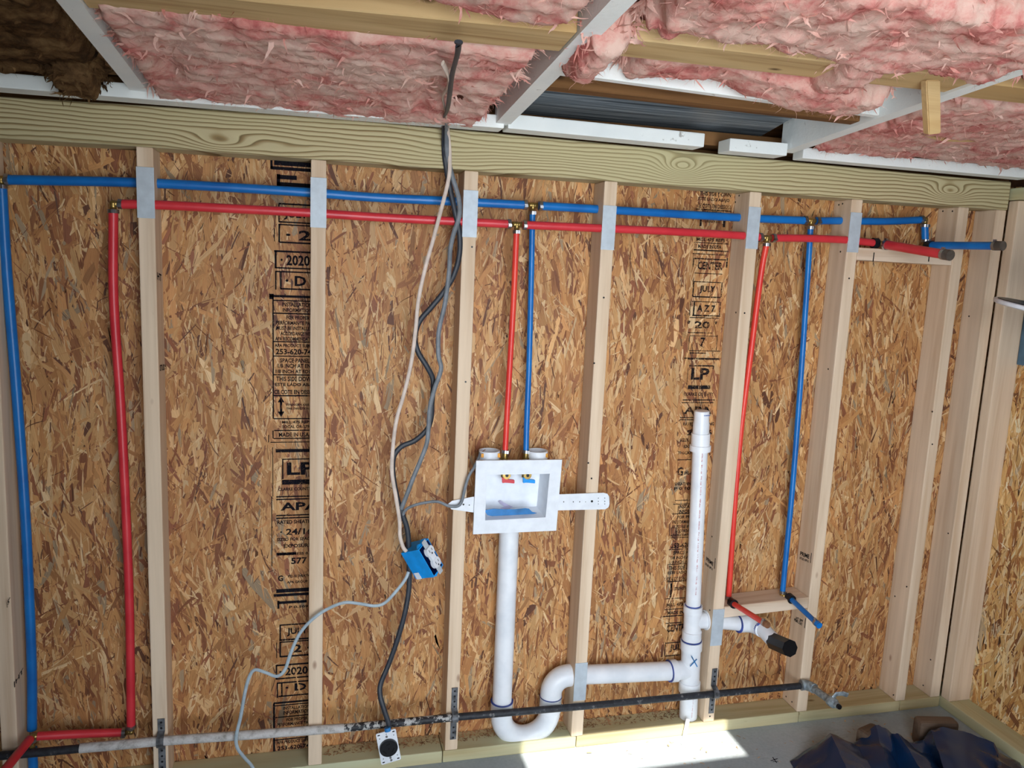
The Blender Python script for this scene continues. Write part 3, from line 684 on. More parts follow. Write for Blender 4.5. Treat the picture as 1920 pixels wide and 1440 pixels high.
H2(1297, 1350, 566, 1.4); V2(1294, 565, 592, 1.6); V2(1301, 566, 592, 3); V2(1350, 566, 592, 2); H2(1298, 1350, 592, 2.6); T2('A Z 7', 1307, 1341, 572, 585)
H2(1293, 1348, 596, 1.6); T2("' 20 '", 1289, 1344, 602, 616); H2(1290, 1335, 624, 1.4)
H2(1293, 1345, 630, 1); V2(1292, 630, 657, 1.4); V2(1344, 628, 657, 1.4); H2(1292, 1350, 658, 1.4); T2('7', 1313, 1322, 633, 650)
H2(1293, 1324, 662, 2); H2(1283, 1349, 672, 2); H2(1290, 1349, 674, 1.4)
c2 = []
T2('LP', 1296, 1330, 690, 712); H2(1292, 1338, 686, 2.4); V2(1338, 686, 692, 2); V2(1289, 690, 722, 1); H2(1290, 1332, 726, 7); T2('CLARKE COUNTY', 1282, 1338, 736, 742)
H2(1280, 1340, 750, 2); H2(1278, 1338, 755, 1.6); T2('APA', 1283, 1334, 762, 776); H2(1275, 1300, 783, 1.6); H2(1275, 1300, 787, 1.6)
T2('RATED SHEATHING', 1281, 1339, 792, 798); T2('24/16', 1288, 1335, 806, 816); T2('SIZED FOR', 1274, 1310, 822, 828); T2('EXPOSURE 1', 1282, 1325, 834, 840); T2('THICKNESS', 1271, 1310, 846, 852); H2(1270, 1296, 862, 1.4)
T2('G', 1270, 1281, 876, 892); T2('PS2-10', 1284, 1300, 884, 890)
T2('SHEATHING', 1265, 1300, 904, 910); T2('P 0.109', 1264, 1300, 913, 919); H2(1266, 1300, 938, 1.6)
H2(1262, 1300, 945, 1.4); T2('INSTALLATION', 1273, 1322, 946, 953); T2('INFORMATION', 1273, 1320, 955, 962); H2(1260, 1300, 963, 1.6)
T2('FOR PROPER', 1270, 1312, 966, 972); T2('PERFORMANCE PANELS', 1262, 1322, 975, 981); T2('MUST BE INSTALLED', 1260, 1320, 984, 990); T2('ACCORDANCE WITH', 1266, 1318, 992, 998); T2('APA RECOMMENDATIONS', 1257, 1322, 1000, 1005); H2(1256, 1292, 1008, 1.4)
T2('253-620-7400', 1258, 1318, 1017, 1027); H2(1254, 1290, 1030, 1.4)
T2('SPACE PANELS', 1262, 1312, 1032, 1039); T2('1/8 INCH AT ENDS', 1258, 1314, 1042, 1048); T2('1/8 INCH AT EDGES', 1256, 1314, 1050, 1056); H2(1252, 1288, 1058, 1.4)
T2('THIS SIDE DOWN', 1254, 1310, 1060, 1068); T2('ESTE LADO ABAJO', 1252, 1310, 1070, 1077); T2('CE COTE EN DESSOUS', 1250, 1312, 1081, 1088); H2(1250, 1286, 1090, 1.8)
V2(1258, 1094, 1120, 4); T2('STRENGTH AXIS', 1264, 1300, 1100, 1106); H2(1247, 1284, 1122, 1.4); T2('MILL 475 REPS', 1250, 1300, 1130, 1136); H2(1246, 1282, 1142, 1.4); T2('MADE IN USA', 1252, 1298, 1145, 1151); H2(1243, 1280, 1155, 2)
H2(1248, 1278, 1168, 1.6); T2('CENTER', 1250, 1290, 1170, 1184); T2('JULY', 1256, 1285, 1208, 1222); H2(1247, 1276, 1205, 1.8); V2(1247, 1205, 1229, 2); H2(1247, 1275, 1229, 2)
V2(1262, 945, 1200, 1.3)
text_quads(L2, M_INKF, 'printed_text', wb); bars(R2, M_INKF, 'printed_frame', wb)

def side_stamp(key, X, lines, side_y=(.015, .07), facing=1):
    """small grade stamps printed on a stud's side face"""
    root, x = STUDS[key]; L = []
    for s, (ua, va), (ub, vb), h in lines:
        a, b = at(ua, va, X=X), at(ub, vb, X=X); text_quads([(s, [a, b, b+Vector((0, 0, h)), a+Vector((0, 0, h))])], M_INK, 'grade_stamp', root)
side_stamp('E', 1.6444, [('PRIME', (1324, 1051), (1337, 1062), .013), ('STUD SPF-S', (1322, 1059), (1336, 1070), .008), ('|', (1339, 1066), (1340, 1067), .035)])
side_stamp('F', 1.9884, [('PRIME', (1500, 1041), (1517, 1048), .014), ('STUD SPF-S', (1499, 1048), (1516, 1055), .008), ('|', (1519, 1055), (1520, 1056), .034),
                         ('HT SPF', (1492, 1161), (1505, 1168), .010), ('PRIME S-DRY', (1489, 1164), (1504, 1174), .010), ('|', (1508, 1177), (1509, 1178), .034)])
side_stamp('Z', -.3232+.002, [('|STUD', (13, 1140), (33, 1108), .014), ('|HT', (27, 1290), (44, 1262), .016)])
side_stamp('A', W+.0006, [('HT', (295, 524), (303, 528), .018), ('STUD', (300, 696), (309, 694), .016)])

# ------------------------------------------------------------------ PEX supply lines
RB, RR_, RD = .0118, .0112, .0083
def ring(parent, p, axis, r, n=.009):
    a = Vector(axis).normalized(); p = Vector(p)
    ring_pipe('crimp_ring', p-a*n/2, p+a*n/2, r+.0020, r-.001, M_STEEL, parent)
    e = Vector((0, -1, 0)) if abs(a.y) < .5 else Vector((0, 0, 1))
    o = prism('ring_ear', [(-n/2, -.003), (n/2, -.003), (n/2, .003), (-n/2, .003)], p+e*(r+.006)+a.cross(e)*.004, a, a.cross(e), e, .005, M_STEEL, parent)
def fitting(parent, p, dirs, r=.0075, n=.014):
    bm = bmesh.new()
    for d in dirs:
        d = Vector(d).normalized(); sweep(bm, [Vector(p)-d*.004, Vector(p)+d*n], r, 16)
    bmesh.ops.create_uvsphere(bm, u_segments=16, v_segments=10, radius=r*1.12, matrix=Matrix.Translation(p))
    bmesh.ops.recalc_face_normals(bm, faces=bm.faces[:])
    return from_bm('brass_fitting', bm, M_BRASS, parent, True)
cold = empty('cold_water_line', (1.0, .045, 1.64), 'blue cold water pipe run with its risers, rings and brass tees', 'water pipe')
hot = empty('hot_water_line', (1.0, .02, 1.59), 'red hot water pipe run with its risers, rings and brass tees', 'water pipe')
def pipe(parent, pts, r, mat, name='supply_pipe'): return tube(name, pts, r, mat, parent, 18)
def wl(u, v, y): return at(u, v, Y=y)
# cold main
yb = .047
pA, pT1, pT2, pEl = wl(2, 336, yb), wl(999, 385, yb), wl(1521, 414, yb), wl(1735, 412, yb)
main = [wl(14, 337, yb), wl(250, 342, yb), wl(440, 352, yb), wl(580, 361, yb), wl(700, 370, yb), wl(820, 376, yb)]
def off(a, b, d): a, b = Vector(a), Vector(b); return a+(b-a).normalized()*d
pipe(cold, bez(main+[off(pT1, wl(820, 376, yb), .018)], 4), RB, M_BLUE, 'main_pipe')
pipe(cold, bez([off(pT1, wl(1200, 397, yb), .018), wl(1117, 392, .05), wl(1385, 408, .052), off(pT2, wl(1385, 408, yb), .018)], 4), RB, M_BLUE, 'main_pipe')
pipe(cold, bez([off(pT2, wl(1577, 414, yb), .018), wl(1577, 414, .045), wl(1660, 415, .045), off(pEl, wl(1660, 415, yb), .014)], 4), RB*.95, M_BLUE, 'main_pipe')
fitting(cold, pT1, [(1, 0, 0), (-1, 0, 0), (0, 0, -1)]); fitting(cold, pT2, [(1, 0, 0), (-1, 0, 0), (0, 0, -1)]); fitting(cold, pEl, [(-1, 0, 0), (0, 0, -1)])
for p in (pT1, pT2):
    for s in (-1, 1): ring(cold, p+Vector((s*.022, 0, 0)), (1, 0, 0), RB)
    ring(cold, p+Vector((0, 0, -.021)), (0, 0, 1), RD)
ring(cold, pEl+Vector((-.016, 0, 0)), (1, 0, 0), RB*.95); ring(cold, pEl+Vector((0, 0, -.019)), (0, 0, 1), .0105)
pE2 = wl(1734, 460, yb)
pipe(cold, [pEl+Vector((0, 0, -.016)), pE2+Vector((0, 0, .012))], .0110, M_BLUE, 'drop_pipe')
ring(cold, pE2+Vector((0, 0, .014)), (0, 0, 1), .0105); fitting(cold, pE2, [(0, 0, 1), (0, -1, 0)])
xE = pE2.x; tip = at(1874, 461, X=xE+.02)
pipe(cold, [pE2+Vector((0, -.012, 0)), tip], .0118, M_BLUE, 'stub_out'); dv = (tip-pE2).normalized()
tube('end_cap', [tip-dv*.010, tip+dv*.012], .0135, M_TIN, cold); ring(cold, tip-dv*.014, dv, .0118)
tube('ear_clamp', [pE2+Vector((0, -.008, 0)), pE2+Vector((0, -.03, 0))], .0145, M_WOODBLACK, cold)
# left riser going down, elbow at the top
fitting(cold, pA, [(1, 0, 0), (0, 0, -1)]); ring(cold, pA+Vector((.013, 0, 0)), (1, 0, 0), RB)
riser = [wl(3, 352, yb), wl(12, 500, yb), wl(30, 720, yb), wl(47, 960, yb), wl(56, 1150, yb), wl(60, 1270, yb), wl(60, 1368, yb)]
pipe(cold, bez(riser, 5), .0118, M_BLUE, 'riser_pipe'); ring(cold, wl(2, 350, yb), (0, 0, 1), .0118)
pL = wl(60, 1395, yb); ring(cold, pL+Vector((0, 0, .012)), (0, 0, 1), .0118); fitting(cold, pL, [(0, 0, 1), (0, 0, -1)])
pipe(cold, [pL+Vector((0, 0, -.012)), pL+Vector((0, 0, -.075))], .0118, M_BLUE, 'drop_pipe'); ring(cold, pL+Vector((0, 0, -.02)), (0, 0, 1), .0118)
# cold drops
pV2 = at(986, 850, Y=.02)
pipe(cold, bez([pT1+Vector((0, 0, -.02)), wl(996, 520, .047), wl(992, 680, .04), wl(988, 780, .03), pV2], 6), RD, M_BLUE, 'drop_pipe')
pS2 = wl(1467, 1112, .035)
pipe(cold, bez([pT2+Vector((0, 0, -.02)), wl(1514, 520, .046), wl(1502, 700, .044), wl(1487, 900, .04), wl(1472, 1060, .036), pS2], 6), RD*1.06, M_BLUE, 'drop_pipe')
# hot main
yr = .012
pR0, pR1, pR2 = wl(212, 382, yr), wl(969, 421, yr), wl(1438, 446, yr)
pipe(hot, bez([pR0+Vector((.016, 0, 0)), wl(290, 384, yr), wl(430, 391, yr), wl(580, 399, yr), wl(720, 408, yr), off(pR1, wl(860, 415, yr), .018)], 4), RR_, M_RED, 'main_pipe')
pipe(hot, bez([off(pR1, wl(1100, 427, yr), .018), wl(1125, 428, yr), wl(1260, 434, yr), wl(1395, 442, .014), off(pR2, wl(1395, 442, yr), .016)], 4), RR_, M_RED, 'main_pipe')
pR3 = wl(1642, 456, .02)
pipe(hot, bez([off(pR2, wl(1560, 449, yr), .018), wl(1520, 447, yr), wl(1587, 450, .009), wl(1625, 454, .012), pR3], 4), RR_, M_RED, 'main_pipe')
fitting(hot, pR0, [(1, 0, 0), (0, 0, -1)]); fitting(hot, pR1, [(1, 0, 0), (-1, 0, 0), (0, 0, -1)]); fitting(hot, pR2, [(1, 0, 0), (-1, 0, 0), (0, 0, -1)])
ring(hot, pR0+Vector((.016, 0, 0)), (1, 0, 0), RR_*.9); ring(hot, pR0+Vector((0, 0, -.018)), (0, 0, 1), .0112)
for p in (pR1, pR2):
    for s in (-1, 1): ring(hot, p+Vector((s*.022, 0, 0)), (1, 0, 0), RR_)
    ring(hot, p+Vector((0, 0, -.020)), (0, 0, 1), RD)
tube('ear_clamp', [pR3+Vector((-.012, 0, 0)), pR3+Vector((.006, 0, 0))], .0155, M_WOODBLACK, hot); fitting(hot, pR3+Vector((.014, 0, 0)), [(1, 0, 0), (0, -1, 0)])
tip = at(1776, 478, X=pR3.x+.03)
a0 = at(1662, 459, X=pR3.x+.014)
pipe(hot, [a0, tip], .0135, M_RED, 'stub_out'); dv = (tip-a0).normalized(); ring(hot, a0, dv, .0135)
tube('end_cap', [tip-dv*.008, tip+dv*.012], .0150, M_TIN, hot); ring(hot, tip-dv*.012, dv, .0135)
# hot left riser
pLo = wl(246, 1372, .03)
pipe(hot, bez([pR0+Vector((0, 0, -.016)), wl(213, 560, .015), wl(226, 760, .02), wl(236, 960, .025), wl(243, 1150, .03), pLo+Vector((0, 0, .014))], 6), .0112, M_RED, 'riser_pipe')
fitting(hot, pLo, [(-1, 0, 0), (0, 0, 1)]); ring(hot, pLo+Vector((0, 0, .016)), (0, 0, 1), .0112); ring(hot, pLo+Vector((-.018, 0, 0)), (1, 0, 0), .0112)
pLt = wl(62, 1381, .012); pipe(hot, bez([pLo+Vector((-.018, 0, 0)), wl(150, 1376, .024), pLt+Vector((.01, 0, 0))], 5), .0112, M_RED, 'low_pipe')
fitting(hot, pLt, [(1, 0, 0), (-.5, -1, 0)]); e = at(8, 1445, X=pLt.x-.02)
pipe(hot, [pLt+Vector((-.004, -.012, 0)), e, e+(e-pLt)*1.5], .0112, M_RED, 'low_pipe')
# hot drops
pV1 = at(947, 850, Y=.02)
pipe(hot, bez([pR1+Vector((0, 0, -.02)), wl(963, 560, .02), wl(955, 700, .022), wl(950, 790, .022), pV1], 6), RD, M_RED2, 'drop_pipe')
pS1 = wl(1366, 1122, .05)
pipe(hot, bez([pR2+Vector((0, 0, -.02)), wl(1426, 520, .018), wl(1408, 660, .03), wl(1390, 800, .04), wl(1378, 940, .046), wl(1370, 1060, .05), pS1], 6), RD*1.08, M_RED2, 'drop_pipe')
# stub outs on the shelf block
for par, p, tipuv, mat, start in ((hot, pS1, (1436, 1170), M_RED, (1372, 1130)), (cold, pS2, (1533, 1170), M_BLUE, (1480, 1120))):
    s = at(*start, Y=.012); t = at(*tipuv, X=s.x-.002); dv = (t-s).normalized()
    fitting(par, p+Vector((0, 0, -.006)), [(0, 0, 1), tuple(s-p)]); ring(par, p+Vector((0, 0, .004)), (0, 0, 1), RD)
    tube('ear_clamp', [s-dv*.004, s+dv*.016], .0145, M_WOODBLACK, par)
    pipe(par, [s+dv*.01, t], .0084, M_RED2 if mat is M_RED else mat, 'stub_out')
    tube('end_cap', [t-dv*.004, t+dv*.010], .0098, M_COPPER if mat is M_RED else M_BLUE, par); ring(par, t-dv*.008, dv, .0084)

# ------------------------------------------------------------------ gas pipe
gas = empty('gas_pipe', (1.0, -.015, .155), 'iron gas pipe running across the feet of the studs, painted grey at the left', 'gas pipe')
gy = -.0155
gp = lambda u, v: at(u, v, Y=gy)
tube('painted_pipe', bez([gp(150, 1403), gp(230, 1396), gp(320, 1388), gp(450, 1379), gp(645, 1365)], 8), .0125, M_GAS2, gas)
tube('iron_pipe', [gp(-10, 1418), gp(60, 1412), gp(155, 1403)], .0108, M_GAS0, gas)
tube('flaking_pipe', [gp(640, 1365.5), gp(860, 1344)], .0112, M_GAS1, gas)
tube('iron_pipe', [gp(855, 1344.5), gp(1085, 1325), gp(1500, 1286)], .0105, M_GAS0, gas)
ge = gp(1508, 1284); tube('elbow', [ge+Vector((-.012, 0, 0)), ge+Vector((.004, -.002, 0)), ge+Vector((.014, -.016, .001)), ge+Vector((.016, -.030, .002))], [.0175, .0165, .0165, .0165], M_SILV, gas)
gv = at(1556, 1313, X=ge.x+.012)
tube('nipple', [ge+Vector((.014, -.02, .001)), gv], .0118, M_SILV, gas); dv = (gv-(ge+Vector((.014, -.02, .001)))).normalized()
val = tube('gas_valve', [gv-dv*.006, gv, gv+dv*.010, gv+dv*.024, gv+dv*.030, gv+dv*.042], [.013, .0165, .0175, .016, .010, .0095], M_SILV, gas, 10)
h = tube('valve_outlet', [gv+dv*.040, gv+dv*.050], [.0085, .0075], M_RUBBER, None, 14); h.parent = val
h = tube('valve_handle', [gv+dv*.012+Vector((.002, 0, .014)), gv+dv*.012+Vector((.012, 0, .026)), gv+dv*.014+Vector((.034, 0, .026)), gv+dv*.014+Vector((.052, 0, .019))], 1, M_SILV, None, 10, flat=(.0075, .003)); h.parent = val

# ------------------------------------------------------------------ drain, trap and vent
dr_ = empty('drain_assembly', (1.3, .045, .2), 'white PVC drain: standpipe, trap, arm and vent stack', 'drain pipe')
yp = .040
RP = .0295
a, b = at(955, 985, Y=yp), at(941, 1318, Y=yp); b.z = .150
tube('standpipe', [a, b], RP, M_PVC, dr_, 32)
# p-trap: hub, U bend, rising leg
tx0, tx1 = b.x, at(1033, 1300, Y=yp).x; tr = (tx1-tx0)/2; cz = .110
tube('trap_hub', [Vector((tx0, yp, .158)), Vector((tx0, yp, cz+.004))], RP+.0045, M_PVC, dr_, 32)
uy = -.0
ub = [Vector((tx0, yp, cz+.01))] + arc(((tx0+tx1)/2, yp, cz), (-1, 0, 0), (0, 0, -1), tr, 0, 180, 16)
tube('trap_bend', ub, .0325, M_PVC, dr_, 32)
tube('trap_hub', [Vector((tx1, yp, cz)), Vector((tx1, yp, .155))], RP+.0045, M_PVC, dr_, 32)
ra = .052; ez = .222; hx = tx1+ra
tube('elbow', [Vector((tx1, yp, .150))]+arc((hx, yp, ez-ra), (-1, 0, 0), (0, 0, 1), ra, 0, 90, 10)+[Vector((hx+.012, yp, ez))], .0335, M_PVC, dr_, 32)
TX0 = 1.602
tube('horizontal_arm', [Vector((hx, yp, ez)), Vector((TX0-.05, yp, .205))], RP, M_PVC, dr_, 32)
for p, ax in ((Vector((tx0, yp, .157)), (0, 0, 1)), (Vector((tx1, yp, .158)), (0, 0, 1)), (Vector((hx+.014, yp, ez)), (1, 0, 0)), (Vector((TX0-.072, yp, .206)), (1, 0, 0))):
    av = Vector(ax); rad = .0348; tube('cement_ring', [p-av*.0014, p+av*.0014], rad, M_PRIMER, dr_, 32)
# vent stack
vt, vb = at(1313, 835, Y=yp), at(1290, 1345, Y=yp); RV = .0235
def vx(z): return vt.x+(vb.x-vt.x)*(vt.z-z)/(vt.z-vb.z)
def vp(z): return Vector((vx(z), yp, z))
zt = at(1313, 770, Y=yp).z; zh = at(1313, 838, Y=yp).z
tube('vent_pipe', [vp(zh), vp(.41)], RV, M_PVC, dr_, 28)
tube('coupling', [vp(zh-.012), vp(zh+.006), vp(zh+.0061), vp(zh+.044)], [.0325, .0325, .0285, .0285], M_PVC, dr_, 28)
tube('top_nipple', [vp(zh+.04), vp(zh+.072), vp(zh+.084), vp(zt-.002), vp(zt)], [.0250, .0250, .0232, .0232, .021], M_PVC, dr_, 28)
q = vp(zt-.010); text_quads([('WARNING', [(q.x-.005, yp-.0238, q.z-.003), (q.x+.017, yp-.0215, q.z-.003), (q.x+.017, yp-.0215, q.z+.001), (q.x-.005, yp-.0238, q.z+.001)])], M_INKB, 'printed_text', dr_)
# upper tee with side branch, lower tee
z_ut, z_lt = .372, .205
tube('upper_tee', [vp(.425), vp(.400), vp(.398), vp(.340), vp(.338), vp(.310)], [.0300, .0300, .0275, .0275, .0310, .0310], M_PVC, dr_, 28)
bx = Vector((vx(z_ut)+.010, yp, z_ut))
tube('tee_branch', [bx, bx+Vector((.034, 0, 0)), bx+Vector((.0341, 0, 0)), bx+Vector((.058, 0, 0))], [.026, .026, .0315, .0315], M_PVC, dr_, 28)
tube('cement_ring', [vp(.4255), vp(.4285)], .0255, M_PRIMER, dr_, 28); tube('cement_ring', [vp(.306), vp(.309)], .0325, M_PRIMER, dr_, 28)
tube('lower_tee', [vp(.305), vp(.275), vp(.273), vp(.165), vp(.163), vp(.130)], [.0345, .0345, .0310, .0310, .0345, .0345], M_PVC, dr_, 28)
lx = Vector((vx(z_lt)-.01, yp, z_lt)); tube('tee_branch', [lx, lx+Vector((-.040, 0, 0)), lx+Vector((-.0401, 0, 0)), lx+Vector((-.062, 0, 0))], [.030, .030, .0350, .0350], M_PVC, dr_, 28)
tube('lower_pipe', [vp(.135), vp(.0385)], .0290, M_PVC, dr_, 28)
fl = at(1287, 1396, Z=.001)
tube('floor_stub', [Vector((fl.x+.02, -.0075, .060)), Vector((fl.x+.012, -.0085, .001))], .0065, M_PVC, dr_, 16)
cp = tube('floor_cap', [Vector((fl.x, fl.y, .0005)), Vector((fl.x, fl.y, .004))], .0165, M_PVC)
tag(cp, 'small round white cap lying on the sunlit floor below the vent pipe', 'pipe cap')
# vent pipe's red print line and blue pencil on the tees
for i in range(14):
    z = .47+i*.036
    L = [(('PVC 1120', 'SCH-40', 'ASTM D1785', 'NSF-dwv', '1-1/2 IN')[i % 5], [(vx(z)-.003-.004, yp-.0238, z+.028), (vx(z)-.003-.004, yp-.0238, z), (vx(z)+.001-.004, yp-.0240, z), (vx(z)+.001-.004, yp-.0240, z+.028)])]
    TX += L
text_quads(TX, M_INKR, 'printed_text', dr_)
TX = []
for i in range(3): TX.append(('DWV PVC', [(vx(.1)-.002, yp-.0294, .118-i*.024), (vx(.1)-.002, yp-.0294, .098-i*.024), (vx(.1)+.001, yp-.0294, .098-i*.024), (vx(.1)+.001, yp-.0294, .118-i*.024)]))
text_quads(TX, M_INKR, 'printed_text', dr_)
q = vp(.245); bars([[(q.x-.018, yp-.0352, q.z+.024), (q.x-.016, yp-.0352, q.z+.027), (q.x+.008, yp-.0346, q.z-.012), (q.x+.006, yp-.0346, q.z-.015)], [(q.x-.020, yp-.0352, q.z-.008), (q.x-.018, yp-.0352, q.z-.011), (q.x+.004, yp-.0350, q.z+.012), (q.x+.002, yp-.0350, q.z+.015)]], M_FILM, 'pencil_mark', dr_)
# branch to the right of the stud, elbow and arm towards the room with a black cap
bz = .362
b0, b1 = bx+Vector((.05, 0, -.004)), Vector((1.775, yp, bz-.012))
tube('branch_pipe', [b0, b1], RV, M_PVC, dr_, 28)
tube('branch_elbow', [b1+Vector((-.010, 0, 0)), b1+Vector((.014, 0, 0)), b1+Vector((.030, -.008, .001)), b1+Vector((.042, -.026, .002)), b1+Vector((.046, -.050, .003))], .0285, M_PVC, dr_, 28)
tube('cement_ring', [b1+Vector((-.014, 0, 0)), b1+Vector((-.010, 0, 0))], .0293, M_PRIMER, dr_, 28)
xa = b1.x+.047; t = at(1452, 1203, X=xa+.004); s_ = b1+Vector((.046, -.045, .003)); dv = (t-s_).normalized()
tube('drain_arm', [s_, t], .0240, M_PVC, dr_, 28); tube('cement_ring', [s_-dv*.001, s_+dv*.004], .0292, M_PRIMER, dr_, 28)
t2 = at(1482, 1216, X=xa+.006); dv2 = (t2-t).normalized()
bm = bmesh.new(); R_ = sweep(bm, [t-dv2*.006, t, t2-dv2*.002, t2, t2-dv2*.004, t2-dv2*.012], [.0262, .0270, .0268, .0250, .0215, .0200], 8, True)
for v in bm.verts: pass
bmesh.ops.recalc_face_normals(bm, faces=bm.faces[:])
o = from_bm('end_cap', bm, M_RUBBER, dr_, True); o.data.set_sharp_from_angle(angle=.5); tag(o, 'black rubber cap')

# ------------------------------------------------------------------ laundry outlet box
lb = empty('laundry_box', (.98, 0, .82), 'white recessed washing machine outlet box between two studs', 'outlet box')
yf = -.014
bl = [at(u, v, Y=yf) for u, v in ((887, 1002), (1043, 995), (1054, 862), (893, 864))]
il = [at(u, v, Y=yf) for u, v in ((908, 977), (1024, 971), (1032, 887), (912, 889))]
bm = bmesh.new(); O = [bm.verts.new(p) for p in bl]; I = [bm.verts.new(p) for p in il]
O2 = [bm.verts.new(p+Vector((0, .008, 0))) for p in bl]; dz = [(.012, .010), (-.012, .010), (-.012, -.004), (.012, -.004)]
I2 = [bm.verts.new(p+Vector((d[0]*.6, .074, d[1]))) for p, d in zip(il, dz)]
for i in range(4):
    j = (i+1) % 4; bm.faces.new((O[i], O[j], I[j], I[i])); bm.faces.new((O[j], O[i], O2[i], O2[j]))
bmesh.ops.recalc_face_normals(bm, faces=bm.faces[:])
o = from_bm('box_frame', bm, M_BOX, lb)
bm = bmesh.new(); I = [bm.verts.new(p) for p in il]; I2 = [bm.verts.new(p+Vector((d[0]*.6, .074, d[1]))) for p, d in zip(il, dz)]
for i in range(4):
    j = (i+1) % 4; bm.faces.new((I[i], I[j], I2[j], I2[i]))
bm.faces.new(I2); 
for v in bm.verts: pass
bmesh.ops.recalc_face_normals(bm, faces=bm.faces[:]); bmesh.ops.solidify(bm, geom=bm.faces[:], thickness=.002)
from_bm('box_basin', bm, M_BOX, lb)
# side brackets with holes
def bracket(quad, holes, nm='mounting_bracket'):
    q = [at(u, v, Y=-.006) for u, v in quad]
    bm = bmesh.new(); f = [bm.verts.new(p) for p in q]; bm.faces.new(f); bmesh.ops.recalc_face_normals(bm, faces=bm.faces[:])
    bmesh.ops.solidify(bm, geom=bm.faces[:], thickness=.0016); o = from_bm(nm, bm, M_BOX, lb)
    hb = bmesh.new()
    for u, v, r in holes:
        p = at(u, v, Y=-.0082); bmesh.ops.create_circle(hb, cap_ends=True, segments=10, radius=r, matrix=Matrix.Translation(p) @ Matrix.Rotation(math.pi/2, 4, 'X'))
    h = from_bm('bracket_hole', hb, M_RUBBER); h.parent = o; tag(h, kind='stuff')
bracket([(1045, 957), (1135, 955), (1141, 951), (1143, 945), (1142, 931), (1139, 926), (1132, 924), (1048, 927)], [(1057, 941, .0016), (1075, 941, .0016), (1087, 941, .0016), (1098, 941, .0012), (1110, 940, .0034), (1122, 934, .0013), (1122, 940, .0013), (1122, 945, .0013), (1134, 934, .0013), (1134, 940, .0013), (1134, 945, .0013)])
bracket([(846, 955), (888, 961), (890, 931), (848, 939), (840, 945)], [(869, 946, .0028), (880, 947, .0014)])
# knockout sockets on top
for u in (917, 1007):
    p = at(u, 858, Y=.03); ring_pipe('knockout_socket', p+Vector((0, 0, -.012)), p+Vector((0, 0, .022)), .0305, .0275, M_BOX, lb)
    for du in ((-.022, .021) if u == 917 else (.020,)):
        o = prism('orange_mark', [(-.006, -.006), (.007, -.008), (.005, .005), (-.006, .004)], p+Vector((du, -math.sqrt(max(0, .0312**2-du**2)), .013)), (1, 0, 0), (0, 0, 1), (0, -1, 0), .001, M_ORANGE, lb)
# valves
for u, hc, pv in ((948, M_RED, pV1), (987, M_DBLUE, pV2)):
    tube('valve_inlet', [pv+Vector((0, 0, .004)), pv+Vector((0, 0, -.012)), pv+Vector((0, 0, -.0121)), pv+Vector((0, 0, -.035))], [.0085, .0085, .0105, .0105], M_BRASS, lb, 18)
    ring(lb, pv+Vector((0, 0, .006)), (0, 0, 1), RD)
    c = at(u+2, 891, Y=.010)
    v_ = tube('brass_valve', [c+Vector((0, .026, .002)), c, c+Vector((0, -.003, 0)), c+Vector((0, -.0031, 0))], [.0125, .0125, .0115, .006], M_BRASS, lb, 18)
    tube('valve_stem', [c+Vector((-.009, .010, .012)), c+Vector((-.009, .010, -.008))], .0055, M_BRASS, lb, 12)
    k = tube('valve_bore', [c+Vector((0, -.0035, 0)), c+Vector((0, -.0045, 0))], .0048, M_RUBBER, None, 14); k.parent = v_
    hq = prism('valve_handle', [(-.013, .002), (-.002, -.002), (.003, -.004), (.024, -.007), (.024, -.017), (.003, -.0145), (-.004, -.014), (-.012, -.015)], c+Vector((0, -.002, -.008)), (1, 0, 0), (0, 0, 1), (0, -1, 0), .009, hc, None, bev=.001); hq.parent = v_
# blue film and purple smear in the basin
fp = [(908, 957), (925, 954), (945, 955), (965, 955), (985, 953), (992, 954), (998, 960), (1007, 962), (995, 965), (992, 968), (975, 970), (955, 970), (945, 971), (930, 969), (914, 966)]
prism('blue_film', [(at(u, v, Y=.010).x, at(u, v, Y=.010).z) for u, v in fp], (0, .010, 0), (1, 0, 0), (0, 0, 1), (0, -1, 0), .0015, M_FILM, lb)
sp_ = [(934, 940), (938, 938), (944, 942), (956, 948), (962, 950), (955, 954), (944, 954), (938, 953), (946, 950), (938, 945)]
prism('primer_smear', [(at(u, v, Y=.052).x, at(u, v, Y=.052).z) for u, v in sp_], (0, .052, 0), (1, 0, 0), (0, 0, 1), (0, -1, 0), .0006, M_PURPLE, lb)

# ------------------------------------------------------------------ cables
def cable(name, label, pts, mat, flat=(.0062, .0028), n=8):
    p = [at(u, v, Y=y) for u, v, y in pts]; o = tube(name, bez(p, n), 1, mat, None, 10, flat=flat); return tag(o, label, 'cable')
cable('black_cable', 'thick black flat cable hanging from the ceiling down to the black receptacle',
      [(860, 78, -.76), (858, 100, -.71), (850, 130, -.62), (846, 150, -.55), (843, 178, -.44), (839, 205, -.28), (833, 222, -.108), (833, 245, -.045), (833, 275, -.013), (835, 300, -.012), (843, 350, .0), (854, 400, .0), (862, 440, .0), (861, 480, .0), (850, 518, .0), (830, 550, .0), (808, 577, .0), (787, 602, .0), (778, 632, .0), (785, 662, .0), (801, 688, .0), (812, 714, .006), (810, 755, .008), (808, 785, .008), (800, 806, .006), (778, 826, .0), (752, 838, .0), (738, 858, .0), (737, 890, .0), (745, 935, .0), (755, 965, .0), (764, 995, .0), (767, 1040, .0), (767, 1100, .0), (759, 1150, -.005), (745, 1200, -.01), (729, 1245, -.015), (714, 1282, -.025), (713, 1305, -.035), (720, 1330, -.045), (728, 1354, -.052), (730, 1366, -.055)], M_CBLK, (.0072, .0036))
